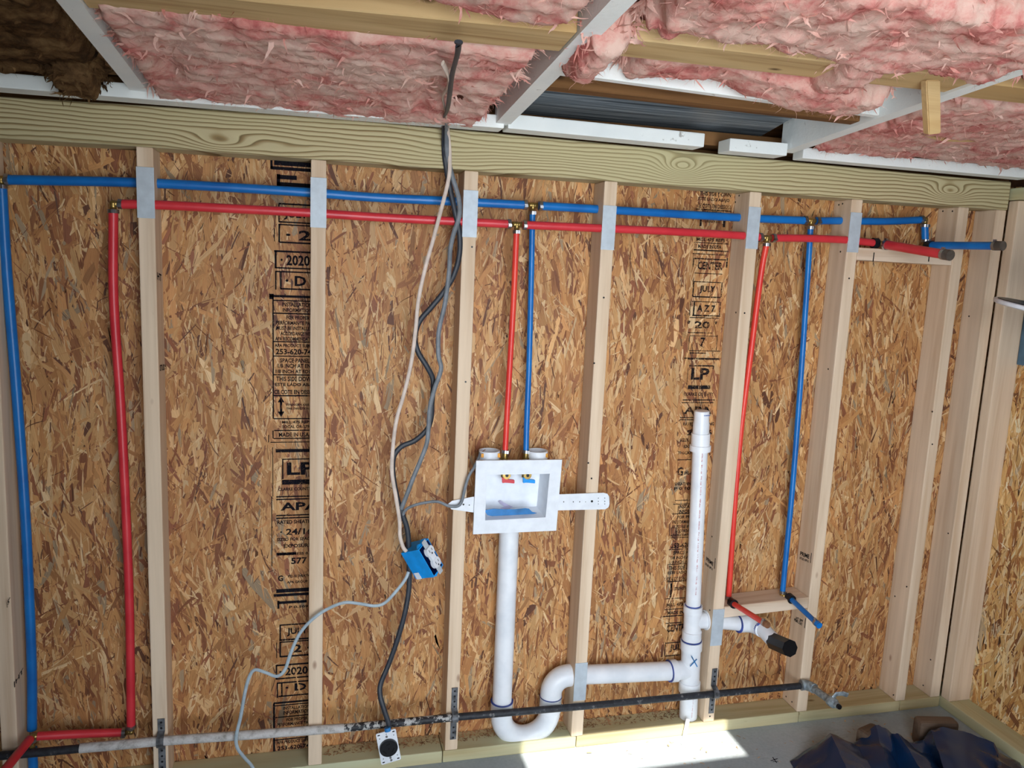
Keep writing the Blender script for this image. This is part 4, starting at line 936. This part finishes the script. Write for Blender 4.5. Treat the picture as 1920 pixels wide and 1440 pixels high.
cable('grey_cable', 'grey flat cable hanging beside the black one down to the cable joint',
      [(838, 228, -.112), (838, 250, -.05), (839, 290, -.020), (848, 330, -.008), (860, 372, -.006), (861, 405, -.006), (850, 440, -.006), (844, 470, -.006), (842, 510, -.008), (834, 570, -.010), (823, 620, -.010), (822, 665, -.010), (827, 692, -.010), (815, 728, -.010), (806, 765, -.008), (803, 808, -.008), (800, 832, -.008), (789, 862, -.008), (774, 898, -.010), (762, 930, -.012), (752, 955, -.012)], M_CGRY)
cable('cream_cable', 'cream flat cable hanging at the left of the bundle, ending in the blue device box',
      [(830, 118, -.65), (838, 135, -.61), (841, 152, -.54), (838, 166, -.48), (830, 180, -.40), (834, 203, -.25), (838, 226, -.116), (840, 250, -.05), (843, 285, -.022), (843, 320, -.018), (838, 350, -.016), (824, 405, -.014), (812, 450, -.014), (798, 500, -.014), (785, 560, -.014), (779, 620, -.014), (771, 680, -.014), (757, 740, -.014), (744, 785, -.014), (737, 835, -.014), (735, 885, -.014), (742, 930, -.012), (749, 975, -.012), (750, 1005, -.016), (756, 1026, -.020), (762, 1034, -.020)], M_CCRM, (.0052, .0026))
cable('grey_cable', 'thin grey cable arching from the cable joint up into the laundry box socket',
      [(754, 970, .0), (760, 957, -.004), (775, 948, -.008), (800, 942, -.010), (822, 941, -.012), (842, 949, -.014), (858, 949, -.016), (866, 940, -.016), (872, 915, -.018), (879, 893, -.018), (888, 878, -.014), (896, 862, .0), (900, 850, .02)], M_CGRY, (.0042, .0024))
cable('pale_grey_cable', 'pale grey cable looping from the blue device box down to the floor at the left',
      [(766, 1072, -.010), (760, 1086, -.014), (745, 1106, -.018), (722, 1130, -.02), (702, 1136, -.02), (675, 1132, -.02), (645, 1130, -.02), (612, 1143, -.02), (585, 1162, -.022), (562, 1188, -.024), (546, 1222, -.026), (534, 1256, -.030), (519, 1268, -.032), (498, 1261, -.034), (478, 1256, -.036), (467, 1270, -.038), (459, 1300, -.040), (451, 1345, -.042), (443, 1380, -.045), (445, 1402, -.048), (458, 1420, -.055), (472, 1436, -.065), (478, 1452, -.075)], M_CLIT, (.0046, .0030))
# stripped ends of the socket cable
tube('wire_end', [at(904, 852, Y=.018), at(905, 846, Y=.016), at(910, 843, Y=.012)], .0012, M_COPPER, COL.objects[-2] if False else None, 6); tag(COL.objects[-1], 'bare copper wire end in the left socket of the laundry box', 'wire end')

# ------------------------------------------------------------------ blue device box with duplex receptacle
C0 = at(799, 1047, Y=-.020)
ly = Vector((-.49, 0, .872)).normalized()                      # long axis, upper end
pxy = Vector((.872, 0, .49)).normalized()
nrm = (pxy*.74 + Vector((0, -1, 0))*.67).normalized(); wx = ly.cross(nrm).normalized()
if wx.x < 0: wx = -wx
db = empty('device_box', C0, 'bright blue plastic device box hanging tilted from the cables', 'electrical box')
bw, bh, bd = .054, .094, .068; fo = C0 + nrm*.018               # centre of the open face
bm = bmesh.new()
def bx_(a, b, c): return bm.verts.new(fo + wx*a + ly*b + nrm*c)
o1 = [bx_(s*bw/2, t*bh/2, 0) for s, t in ((-1, -1), (1, -1), (1, 1), (-1, 1))]; o2 = [bx_(s*bw/2*.94, t*bh/2*.96, -bd) for s, t in ((-1, -1), (1, -1), (1, 1), (-1, 1))]
i1 = [bx_(s*(bw/2-.003), t*(bh/2-.003), 0) for s, t in ((-1, -1), (1, -1), (1, 1), (-1, 1))]
for i in range(4):
    j = (i+1) % 4; bm.faces.new((o1[i], o1[j], o2[j], o2[i])); bm.faces.new((o1[j], o1[i], i1[i], i1[j]))
bm.faces.new(o2[::-1]); bmesh.ops.recalc_face_normals(bm, faces=bm.faces[:])
from_bm('box_body', bm, M_DBLUE, db)
bm = bmesh.new(); i1 = [bx_(s*(bw/2-.003), t*(bh/2-.003), 0) for s, t in ((-1, -1), (1, -1), (1, 1), (-1, 1))]; i2 = [bx_(s*(bw/2-.005), t*(bh/2-.005), -bd+.004) for s, t in ((-1, -1), (1, -1), (1, 1), (-1, 1))]
for i in range(4): bm.faces.new((i1[i], i1[(i+1) % 4], i2[(i+1) % 4], i2[i]))
bm.faces.new(i2); from_bm('box_inside', bm, M_DBLUEI, db)
for t in (-1, 1):
    prism('fixing_ear', [(-.022, 0), (-.012, t*.008), (-.002, t*.004), (.010, t*.009), (.022, t*.004), (.024, 0)], fo+ly*(t*bh/2)-nrm*.004, wx, ly, nrm, .006, M_DBLUE, db)
    prism('yoke_tab', rrect(.018, .030, .003), fo+ly*(t*.040)+nrm*.004+wx*.003, wx, ly, nrm, .0015, M_GALV, db)
sck = None
for t in (-1, 1):
    pts = [(.0165*math.cos(a)*1.0, max(-.0125, min(.0125, .0165*math.sin(a)))) for a in [2*math.pi*k/28 for k in range(28)]]
    sck = prism('outlet_face', pts, fo+ly*(t*.0195)+nrm*.010+wx*.003, wx, ly, nrm, .012, M_BOX, db, bev=.0008)
    for sx, sw, sh, sy in ((-.0062, .0022, .0085, .002), (.0062, .0022, .0070, .002), (0, .0045, .0045, -.0075)):
        k = prism('outlet_slot', [(-sw/2, -sh/2), (sw/2, -sh/2), (sw/2, sh/2), (-sw/2, sh/2)], fo+ly*(t*.0195+sy)+nrm*.0106+wx*(.003+sx), wx, ly, nrm, .0005, M_CGRY if sw < .004 else M_RUBBER); k.parent = sck; k.matrix_parent_inverse = sck.matrix_world.inverted() if False else Matrix.Identity(4)
        k.matrix_parent_inverse = Matrix.Identity(4)
prism('outlet_bridge', rrect(.020, .022, .004), fo+nrm*.0085+wx*.003, wx, ly, nrm, .010, M_BOX, db)
prism('paper_label', [(-.008, -.012), (.010, -.012), (.010, .010), (-.008, .010)], fo-wx*(bw/2*.985+.0012)-nrm*.052-ly*.034, -nrm, ly, -wx, .0006, M_BOX, db)

# ------------------------------------------------------------------ range receptacle on its plate
rc = at(728.5, 1400.5, Y=-.062); an = math.radians(11.5)
ex, ez_ = Vector((math.cos(an), 0, math.sin(an))), Vector((-math.sin(an)*.9, 0, math.cos(an))).normalized()
rp = empty('range_receptacle', rc, 'round black heavy duty receptacle on a white metal plate, hanging by the floor', 'receptacle')
nf = Vector((0, -1, 0))
pw_, ph_ = .0565, .0985
prism('mounting_plate', rrect(pw_, ph_, .004), rc, ex, ez_, nf, .002, M_BOX, rp)
fc = prism('receptacle_face', circle(.0255, 36), rc+nf*.009, ex, ez_, nf, .012, M_WOODBLACK, rp, bev=.001)
prism('receptacle_back', circle(.024, 28), rc-nf*.002, ex, ez_, nf, .030, M_WOODBLACK, rp)
for (hx_, hy_, w2, h2) in ((-.021, .043, .007, .0035), (.021, .043, .007, .0035), (-.021, -.043, .007, .0035), (.021, -.043, .007, .0035)):
    prism('plate_slot', rrect(w2, h2, .0016), rc+ex*hx_+ez_*hy_+nf*.0005, ex, ez_, nf, .0006, M_RUBBER, rp)
for (hx_, hy_) in ((-.020, .032), (.020, .032), (-.020, -.032), (.020, -.032), (0, .041)):
    prism('plate_hole', circle(.0014, 10), rc+ex*hx_+ez_*hy_+nf*.0005, ex, ez_, nf, .0006, M_RUBBER, rp)
for t in (-1, 1): prism('plate_screw', circle(.0032, 12), rc+ez_*(t*.0335)+nf*.0025, ex, ez_, nf, .004, M_STEEL, rp)
prism('plate_screw', circle(.0032, 12), rc+ez_*(-.042)+ex*.001+nf*.0025, ex, ez_, nf, .004, M_STEEL, rp)
M_SLOT = plain('slot_black', (6, 6, 8), .8, var=0)
for a_, (px_, py_) in ((35, (-.013, -.007)), (-35, (.011, -.007))):
    ca, sa = math.cos(math.radians(a_)), math.sin(math.radians(a_)); 
    k = prism('blade_slot', [(ca*x-sa*y, sa*x+ca*y) for x, y in ((-.0016, -.007), (.0016, -.007), (.0016, .007), (-.0016, .007))], rc+ex*px_+ez_*py_+nf*.0095, ex, ez_, nf, .0004, M_SLOT); k.parent = fc
k = prism('blade_slot', [(-.005, -.0016), (.005, -.0016), (.005, .0055), (.002, .0055), (.002, .0016), (-.005, .0016)], rc+ez_*.013+nf*.0095, ex, ez_, nf, .0004, M_SLOT); k.parent = fc
k = prism('centre_hole', circle(.003, 12), rc+nf*.0095, ex, ez_, nf, .0004, M_SLOT); k.parent = fc
tube('cable_clamp', [rc+ez_*.050+nf*.002+ex*.006, rc+ez_*.060+nf*.0+ex*.006], .009, M_FILM, rp, 12)

# ------------------------------------------------------------------ insulation
def batt(name, label, x0, x1, y0, y1, off, amp, mat, seed, edge=.03, ragged=.02, step=.0055, wisp=3200, wmat=None, sag=None, top=.085, fine=9000, parent=None, holes=()):
    """fibreglass wool lying between rafters: bumpy underside, rolled ragged rim, loose wisps"""
    nx, ny = int((x1-x0)/step), int((y1-y0)/step); gx, gy = np.meshgrid(np.linspace(x0, x1, nx), np.linspace(y0, y1, ny))
    s = seed*3.7
    wx_ = gx + .05*(fbm(gx*6+s, gy*6, s, 3)-.5); wy_ = gy + .05*(fbm(gx*6, gy*6+s, s+9, 3)-.5)
    h = fbm(wx_*9+s, wy_*12, s, 6, .56); rd = 1-np.abs(2*fbm(wx_*7, wy_*15+s, s+4, 5, .6)-1)
    lo = fbm(gx*3+s, gy*3, s+2, 3)
    d = np.minimum.reduce([gx-x0, x1-gx, gy-y0, y1-gy]); d = d - ragged*fbm(gx*22, gy*22, s, 4)*1.6
    m = np.clip(d/edge, 0, 1); m = np.sqrt(1-(1-m)**2)
    Pz = 1.826-.075*(gy+.1)
    hang = amp*(.55*h+.75*rd**2*.8+.5*lo)
    hang = hang + .012*(fbm(gx*45, gy*45, s, 3)-.5)
    if sag: hang = hang + sag(gx, gy)
    z = Pz+off+top*(1-m)-hang*m
    X = gx+.022*(fbm(gx*18, gy*18, s+5, 4)-.5)*m; Y = gy+.030*(fbm(gx*18, gy*18+9, s+6, 4)-.5)*m
    co = np.stack([X, Y, z], -1).reshape(-1, 3); idx = np.arange(nx*ny).reshape(ny, nx)
    F = np.stack([idx[:-1, :-1], idx[1:, :-1], idx[1:, 1:], idx[:-1, 1:]], -1).reshape(-1, 4)
    mm = (m.reshape(-1)[F] > .02).any(1); cen = co[F].mean(1)
    for hx, hy, ha, hb in holes: mm &= (((cen[:, 0]-hx)/ha)**2+((cen[:, 1]-hy)/hb)**2 + .5*fbm(cen[:, 0]*60, cen[:, 1]*60, 3.0, 3)) > 1.25
    F = F[mm]
    me = bpy.data.meshes.new(name); me.from_pydata(co.tolist(), [], F.tolist())
    me.polygons.foreach_set('use_smooth', [True]*len(me.polygons)); o = link(name, me, mat)
    tag(o, label, 'insulation'); r = np.random.default_rng(seed)
    # wisps
    V, FF = [], []
    area = (x1-x0)*(y1-y0)
    def strip(p, dirn, L, w0, nseg):
        d_ = dirn.copy(); side = np.cross(d_, r.normal(size=3)); side /= np.linalg.norm(side)+1e-9; b0 = len(V); q = p.copy()
        curl = r.normal(size=3)*.3
        for i in range(nseg+1):
            w_ = w0*(1-i/nseg)**.7*(.7+.6*r.random()); V.append(tuple(q-side*w_/2)); V.append(tuple(q+side*w_/2))
            q = q+d_*L/nseg; d_ = d_+curl*.35+r.normal(size=3)*.22; d_ /= np.linalg.norm(d_)
            side = side+r.normal(size=3)*.25; side -= d_*side.dot(d_); side /= np.linalg.norm(side)+1e-9
        for i in range(nseg): FF.append((b0+2*i, b0+2*i+1, b0+2*i+3, b0+2*i+2))
    Zf = z; 
    def pick():
        i, j = r.integers(1, ny-1), r.integers(1, nx-1)
        return i, j
    for k in range(int(wisp*.35*area)):
        i, j = pick()
        if m[i, j] < .15: continue
        dirn = np.array([r.normal(0, 1), r.normal(0, 1), -abs(r.normal(0, .35))]); dirn /= np.linalg.norm(dirn)
        strip(np.array([X[i, j], Y[i, j], Zf[i, j]+.003]), dirn, r.uniform(.012, .04), r.uniform(.003, .010), 4)
    for k in range(int(wisp*.10*2*((x1-x0)+(y1-y0)))):
        t = r.random(); e = r.integers(0, 4)
        j = int(t*(nx-1)) if e < 2 else (3 if e == 2 else nx-4); i = (int(.02/step) if e == 0 else ny-1-int(.02/step)) if e < 2 else int(t*(ny-1))
        i = min(max(i, 1), ny-2); dirn = np.array([r.normal(0, .8), r.normal(0, .8), -abs(r.normal(0, .7))-.1]); dirn /= np.linalg.norm(dirn)
        strip(np.array([X[i, j], Y[i, j], min(Zf[i, j], Pz[i, j]+off+.02)]), dirn, r.uniform(.012, .045), r.uniform(.003, .010), 5)
    for k in range(int(fine*area)):
        i, j = pick()
        if m[i, j] < .15: continue
        dirn = np.array([r.normal(0, 1), r.normal(0, 1), -abs(r.normal(0, .6))]); dirn /= np.linalg.norm(dirn)
        strip(np.array([X[i, j], Y[i, j], Zf[i, j]+.002]), dirn, r.uniform(.01, .03), .0007, 3)
    me = bpy.data.meshes.new('loose_fibre'); me.from_pydata(V, [], FF); me.materials.append(wmat or mat)
    me.polygons.foreach_set('use_smooth', [True]*len(me.polygons))
    w_ = bpy.data.objects.new('loose_fibre', me); COL.objects.link(w_); w_.parent = o; tag(w_, kind='stuff'); return o
def gauss(cx, cy, a, b, A): return lambda x, y: A*np.exp(-((x-cx)/a)**2-((y-cy)/b)**2)
batt('insulation_batt', 'pink wool batt between the two left white rafters, where the cables come through', .045, .835, -.640, -.055, .022, .030, M_PINK, 1, wmat=M_PINKW, ragged=.014, edge=.022,
     sag=lambda x, y: gauss(.61, -.12, .05, .04, .006)(x, y)-gauss(.655, -.30, .018, .12, .03)(x, y)-gauss(.722, -.27, .030, .04, .03)(x, y)-gauss(.13, -.33, .02, .05, .04)(x, y), holes=((.722, -.275, .022, .030), (.130, -.375, .012, .026)))
batt('insulation_batt', 'pale pink wool above the left tan blocking board, at the top edge', .045, .870, -1.03, -.730, .045, .020, M_PINK, 2, wmat=M_PINKW, step=.007,
     sag=lambda x, y: gauss(.75, -.80, .2, .1, .03)(x, y))
batt('insulation_batt', 'strip of pink wool hanging behind the right tan blocking board, over the open bay', 1.00, 1.60, -.655, -.500, .030, .022, M_PINK, 3, wmat=M_PINKW, edge=.02, wisp=4500,
     sag=lambda x, y: .034*np.clip((x-1.25)/.15, 0, 1))
batt('insulation_batt', 'big sagging mass of pink wool at the top right, drooping over the tan board', .93, 1.690, -1.04, -.745, .022, .026, M_PINK, 4, wmat=M_PINKW, wisp=4200, edge=.02, ragged=.03,
     sag=lambda x, y: .012*np.clip((x-1.3)/.3, 0, 1)+gauss(1.42, -.77, .07, .05, .02)(x, y))
batt('insulation_batt', 'clump of pink wool drooping over the junction of blocking board and middle rafter', .86, .965, -.770, -.555, -.002, .035, M_PINK, 5, wmat=M_PINKW, edge=.025, wisp=2600, top=.06)
batt('insulation_batt', 'pink wool batt right of the right white rafter, under the thin lath', 1.735, 2.55, -.640, -.085, .022, .024, M_PINK, 6, wmat=M_PINKW, edge=.02)
batt('insulation_batt', 'pink wool above the right rafter at the right hand top edge', 1.74, 2.50, -1.04, -.745, .020, .026, M_PINK, 7, wmat=M_PINKW, step=.008)
batt('insulation_batt', 'tongue of pink wool trailing down across the right tan blocking board', 1.36, 1.50, -.79, -.56, .004, .026, M_PINK, 9, wmat=M_PINKW, edge=.03, wisp=2600, top=.05)
batt('stained_insulation', 'dark brown stained wool filling the bay left of the leftmost rafter', -.41, .010, -1.03, -.120, .030, .030, M_BROWNF, 8, wisp=1800, fine=1500, edge=.03)
batt('torn_paper', 'torn scrap of brown facing paper hanging over the ledger at the far left', -.150, -.020, -.26, -.090, .000, .026, M_BROWNF, 10, edge=.015, wisp=3000, fine=500, top=.05, step=.004)

# ------------------------------------------------------------------ floor things
# black plastic sheet in folds
keyu = [((1488, 1440, .004), (1470, 1475, .002)), ((1523, 1404, .03), (1520, 1462, .03)), ((1556, 1375.5, .08), (1592, 1450, .09)), ((1603, 1392, .05), (1640, 1450, .07)), ((1641.6, 1361, .085), (1668, 1450, .09)),
        ((1665, 1369, .075), (1684, 1450, .05)), ((1672, 1376, .06), (1690, 1450, .02)), ((1683, 1378, .07), (1735, 1450, .07)), ((1705, 1394, .05), (1760, 1450, .06)), ((1732, 1391, .05), (1768, 1450, .03)),
        ((1745, 1369, .08), (1772, 1450, .08)), ((1768, 1365, .09), (1800, 1450, .09)), ((1806, 1374, .09), (1840, 1450, .09)), ((1863, 1394, .09), (1866, 1450, .07)), ((1874, 1412, .06), (1880, 1450, .10)), ((1912, 1432, .03), (1925, 1460, .05))]
key = [(at(a[0], a[1], Z=a[2]), at(b[0], b[1], Z=b[2])) for a, b in keyu]
key_old = [(1.70, -.50, .004), (1.79, -.345, .012), (1.855, -.27, .055), (1.935, -.215, .100), (1.99, -.225, .075), (2.035, -.235, .070), (2.085, -.215, .098), (2.12, -.20, .112), (2.165, -.21, .085), (2.185, -.255, .055),
       (2.215, -.24, .070), (2.255, -.26, .045), (2.285, -.215, .085), (2.325, -.195, .112), (2.375, -.235, .104), (2.425, -.30, .098), (2.455, -.34, .100), (2.49, -.43, .05), (2.535, -.52, .04), (2.555, -.75, .02)]
bm = bmesh.new(); rows = 22; grid = []
r = random.Random(4)
for A_, B_ in key:
    col = []; E_ = B_+(B_-A_)*1.6; E_.z = B_.z*.6; K_ = Vector((A_.x+.01, A_.y+.035, .001))
    for j in range(rows+1):
        t = j/rows
        if t < .18: q = t/.18; p = K_.lerp(A_, q); p.z = A_.z*q**.6+.001
        elif t < .6: p = A_.lerp(B_, (t-.18)/.42)
        else: p = B_.lerp(E_, (t-.6)/.4)
        col.append(p)
    grid.append(col)
# subdivide between the key folds so that creases stay sharp but wander
G = []
for a, b in zip(grid, grid[1:]):
    for s in range(4):
        t = s/4; G.append([p.lerp(q, t)+Vector((0, 0, .002*math.sin(math.pi*t)*(1 if (i+s) % 3 else -1)*vnoise(p.x*30, p.y*30, 5.0))) for i, (p, q) in enumerate(zip(a, b))])
G.append(grid[-1])
for col in G:
    for p in col:
        f_ = abs(2*float(fbm(p.x*13+p.y*9, p.y*7-p.x*3, 2.2, 3))-1); p.z += .018*(.35-f_)*min(1, p.z/.05); p.z = max(p.z, .002)
        p.x = min(p.x, 2.556)
vv = [[bm.verts.new(p) for p in col] for col in G]
for a, b in zip(vv, vv[1:]):
    for j in range(rows): bm.faces.new((a[j], b[j], b[j+1], a[j+1]))
bmesh.ops.recalc_face_normals(bm, faces=bm.faces[:])
M_SHEETP = N('black_polythene'); M_SHEETP.set(lin((14, 46, 84)), .24, spec=.25); M_SHEETP.b.inputs['Coat Weight'].default_value = .12; M_SHEETP.b.inputs['Coat Roughness'].default_value = .06; M_SHEETP.bump(M_SHEETP.noise(M_SHEETP.coords((1, 1, 1), rand=False), 14, 3, .5), .001); M_SHEETP = M_SHEETP.m  # black film with the sky's blue reflection put into its base colour
o = from_bm('plastic_sheet', bm, M_SHEETP, None, True); o.data.set_sharp_from_angle(angle=math.radians(30))
tag(o, 'crumpled glossy black plastic sheet on the floor in the right corner', 'plastic sheet')
M_OFFC = wood('dull_offcut', (112, 92, 76), (84, 68, 58), (50, 40, 34), axis=0)
o = board('wood_offcut', (2.085, -.205, .002), (2.165, -.160, .080), M_OFFC, bev=.012); o.rotation_euler = (0, .0, .3); tag(o, 'brown offcut peeking from behind the left part of the black sheet', 'offcut')
o = board('wood_offcut', (2.305, -.21, .002), (2.435, -.165, .088), M_OFFC, bev=.012); o.rotation_euler = (0, 0, -.2); tag(o, 'brown offcut behind the right hump of the black sheet, near the corner', 'offcut')
# shavings on the floor and on the sole plate
def chips(name, n, xr, yr_, z, mat, size, seed, kind='stuff'):
    r = random.Random(seed); V, F = [], []
    for i in range(n):
        c = Vector((r.uniform(*xr), r.uniform(*yr_), z+r.uniform(.0004, .003))); a = r.uniform(0, 6.28); L = r.uniform(.4, 1)*size; w_ = L*r.uniform(.12, .4)
        e1 = Vector((math.cos(a), math.sin(a), r.uniform(-.2, .2))); e2 = Vector((-math.sin(a), math.cos(a), r.uniform(-.2, .2))); b0 = len(V)
        for s, t, k in ((-1, -1, 0), (0, -1.1, .2), (1, -.8, 0), (1, .8, 0), (0, 1, .2), (-1, .9, 0)): V.append(tuple(c+e1*s*L/2+e2*t*w_/2+Vector((0, 0, abs(k)*L*.3))))
        F += [(b0, b0+1, b0+4, b0+5), (b0+1, b0+2, b0+3, b0+4)]
    me = bpy.data.meshes.new(name); me.from_pydata(V, [], F); return link(name, me, mat)
M_CHIP = plain('wood_shaving', (214, 178, 136), .8, var=.15)
M_CHIPD = plain('sawdust', (190, 144, 104), .9, var=.2)
tag(chips('wood_shavings', 900, (.45, 1.64), (.035, .086), W, M_CHIPD, .012, 3), 'reddish sawdust and shavings along the back of the sole plate', 'shavings', kind='stuff')
tag(chips('floor_shavings', 130, (1.1, 2.5), (-.30, -.012), .0, M_CHIP, .016, 4), 'pale wood shavings scattered over the concrete floor', 'shavings', kind='stuff')
# carpenter's mark on the concrete
q = at(1452, 1425, Z=.0006); bars([[(q.x-.014, q.y-.003, .0006), (q.x-.014, q.y+.0, .0006), (q.x+.014, q.y+.006, .0006), (q.x+.014, q.y+.003, .0006)], [(q.x-.002, q.y-.014, .0006), (q.x+.001, q.y-.014, .0006), (q.x+.004, q.y+.014, .0006), (q.x+.001, q.y+.014, .0006)], [(q.x-.010, q.y-.008, .0006), (q.x+.012, q.y-.010, .0006), (q.x+.012, q.y-.008, .0006), (q.x-.010, q.y-.005, .0006)]], M_INK, 'chalk_mark', floor)
# nail heads and nail holes on the studs
def nails(key, pts):
    root, x = STUDS[key]
    for u, v, X in pts:
        p = at(u, v, X=X) if X is not None else at(u, v, Y=0)
        nz = Vector((-1, 0, 0)) if X is not None else Vector((0, -1, 0)); e = Vector((0, 1, 0)) if X is not None else Vector((1, 0, 0))
        prism('nail_hole', circle(.0028, 8), p+nz*.0006, e, (0, 0, 1), nz, .0008, M_RUBBER, root)
nails('E', [(1379, 379, 1.645), (1386, 367, 1.645), (1380, 586, 1.645), (1396, 587, None), (1331, 1343, None), (1335, 1006, 1.645), (1331, 1144, 1.645)])
nails('F', [(1573, 384, 1.989), (1580, 382, 1.989), (1576, 472, 1.989), (1592, 522, None), (1553, 692, 1.989), (1485, 1316, 1.989), (1474, 1306, 1.989)])
nails('G', [(1768, 396, 2.378), (1786, 396, 2.378), (1748, 772, None), (1748, 833, None), (1678, 1118, 2.378), (1700, 1100, None), (1675, 1303, None)])
nails('H', [(1817, 593, 2.522), (1778, 1000, 2.522), (1731, 1285, 2.522), (1745, 1237, 2.522)])
nails('C', [(885, 463, None), (873, 716, None)]); nails('D', [(1132, 558, None), (1114, 681, None), (1103, 868, None), (1109, 897, None)])
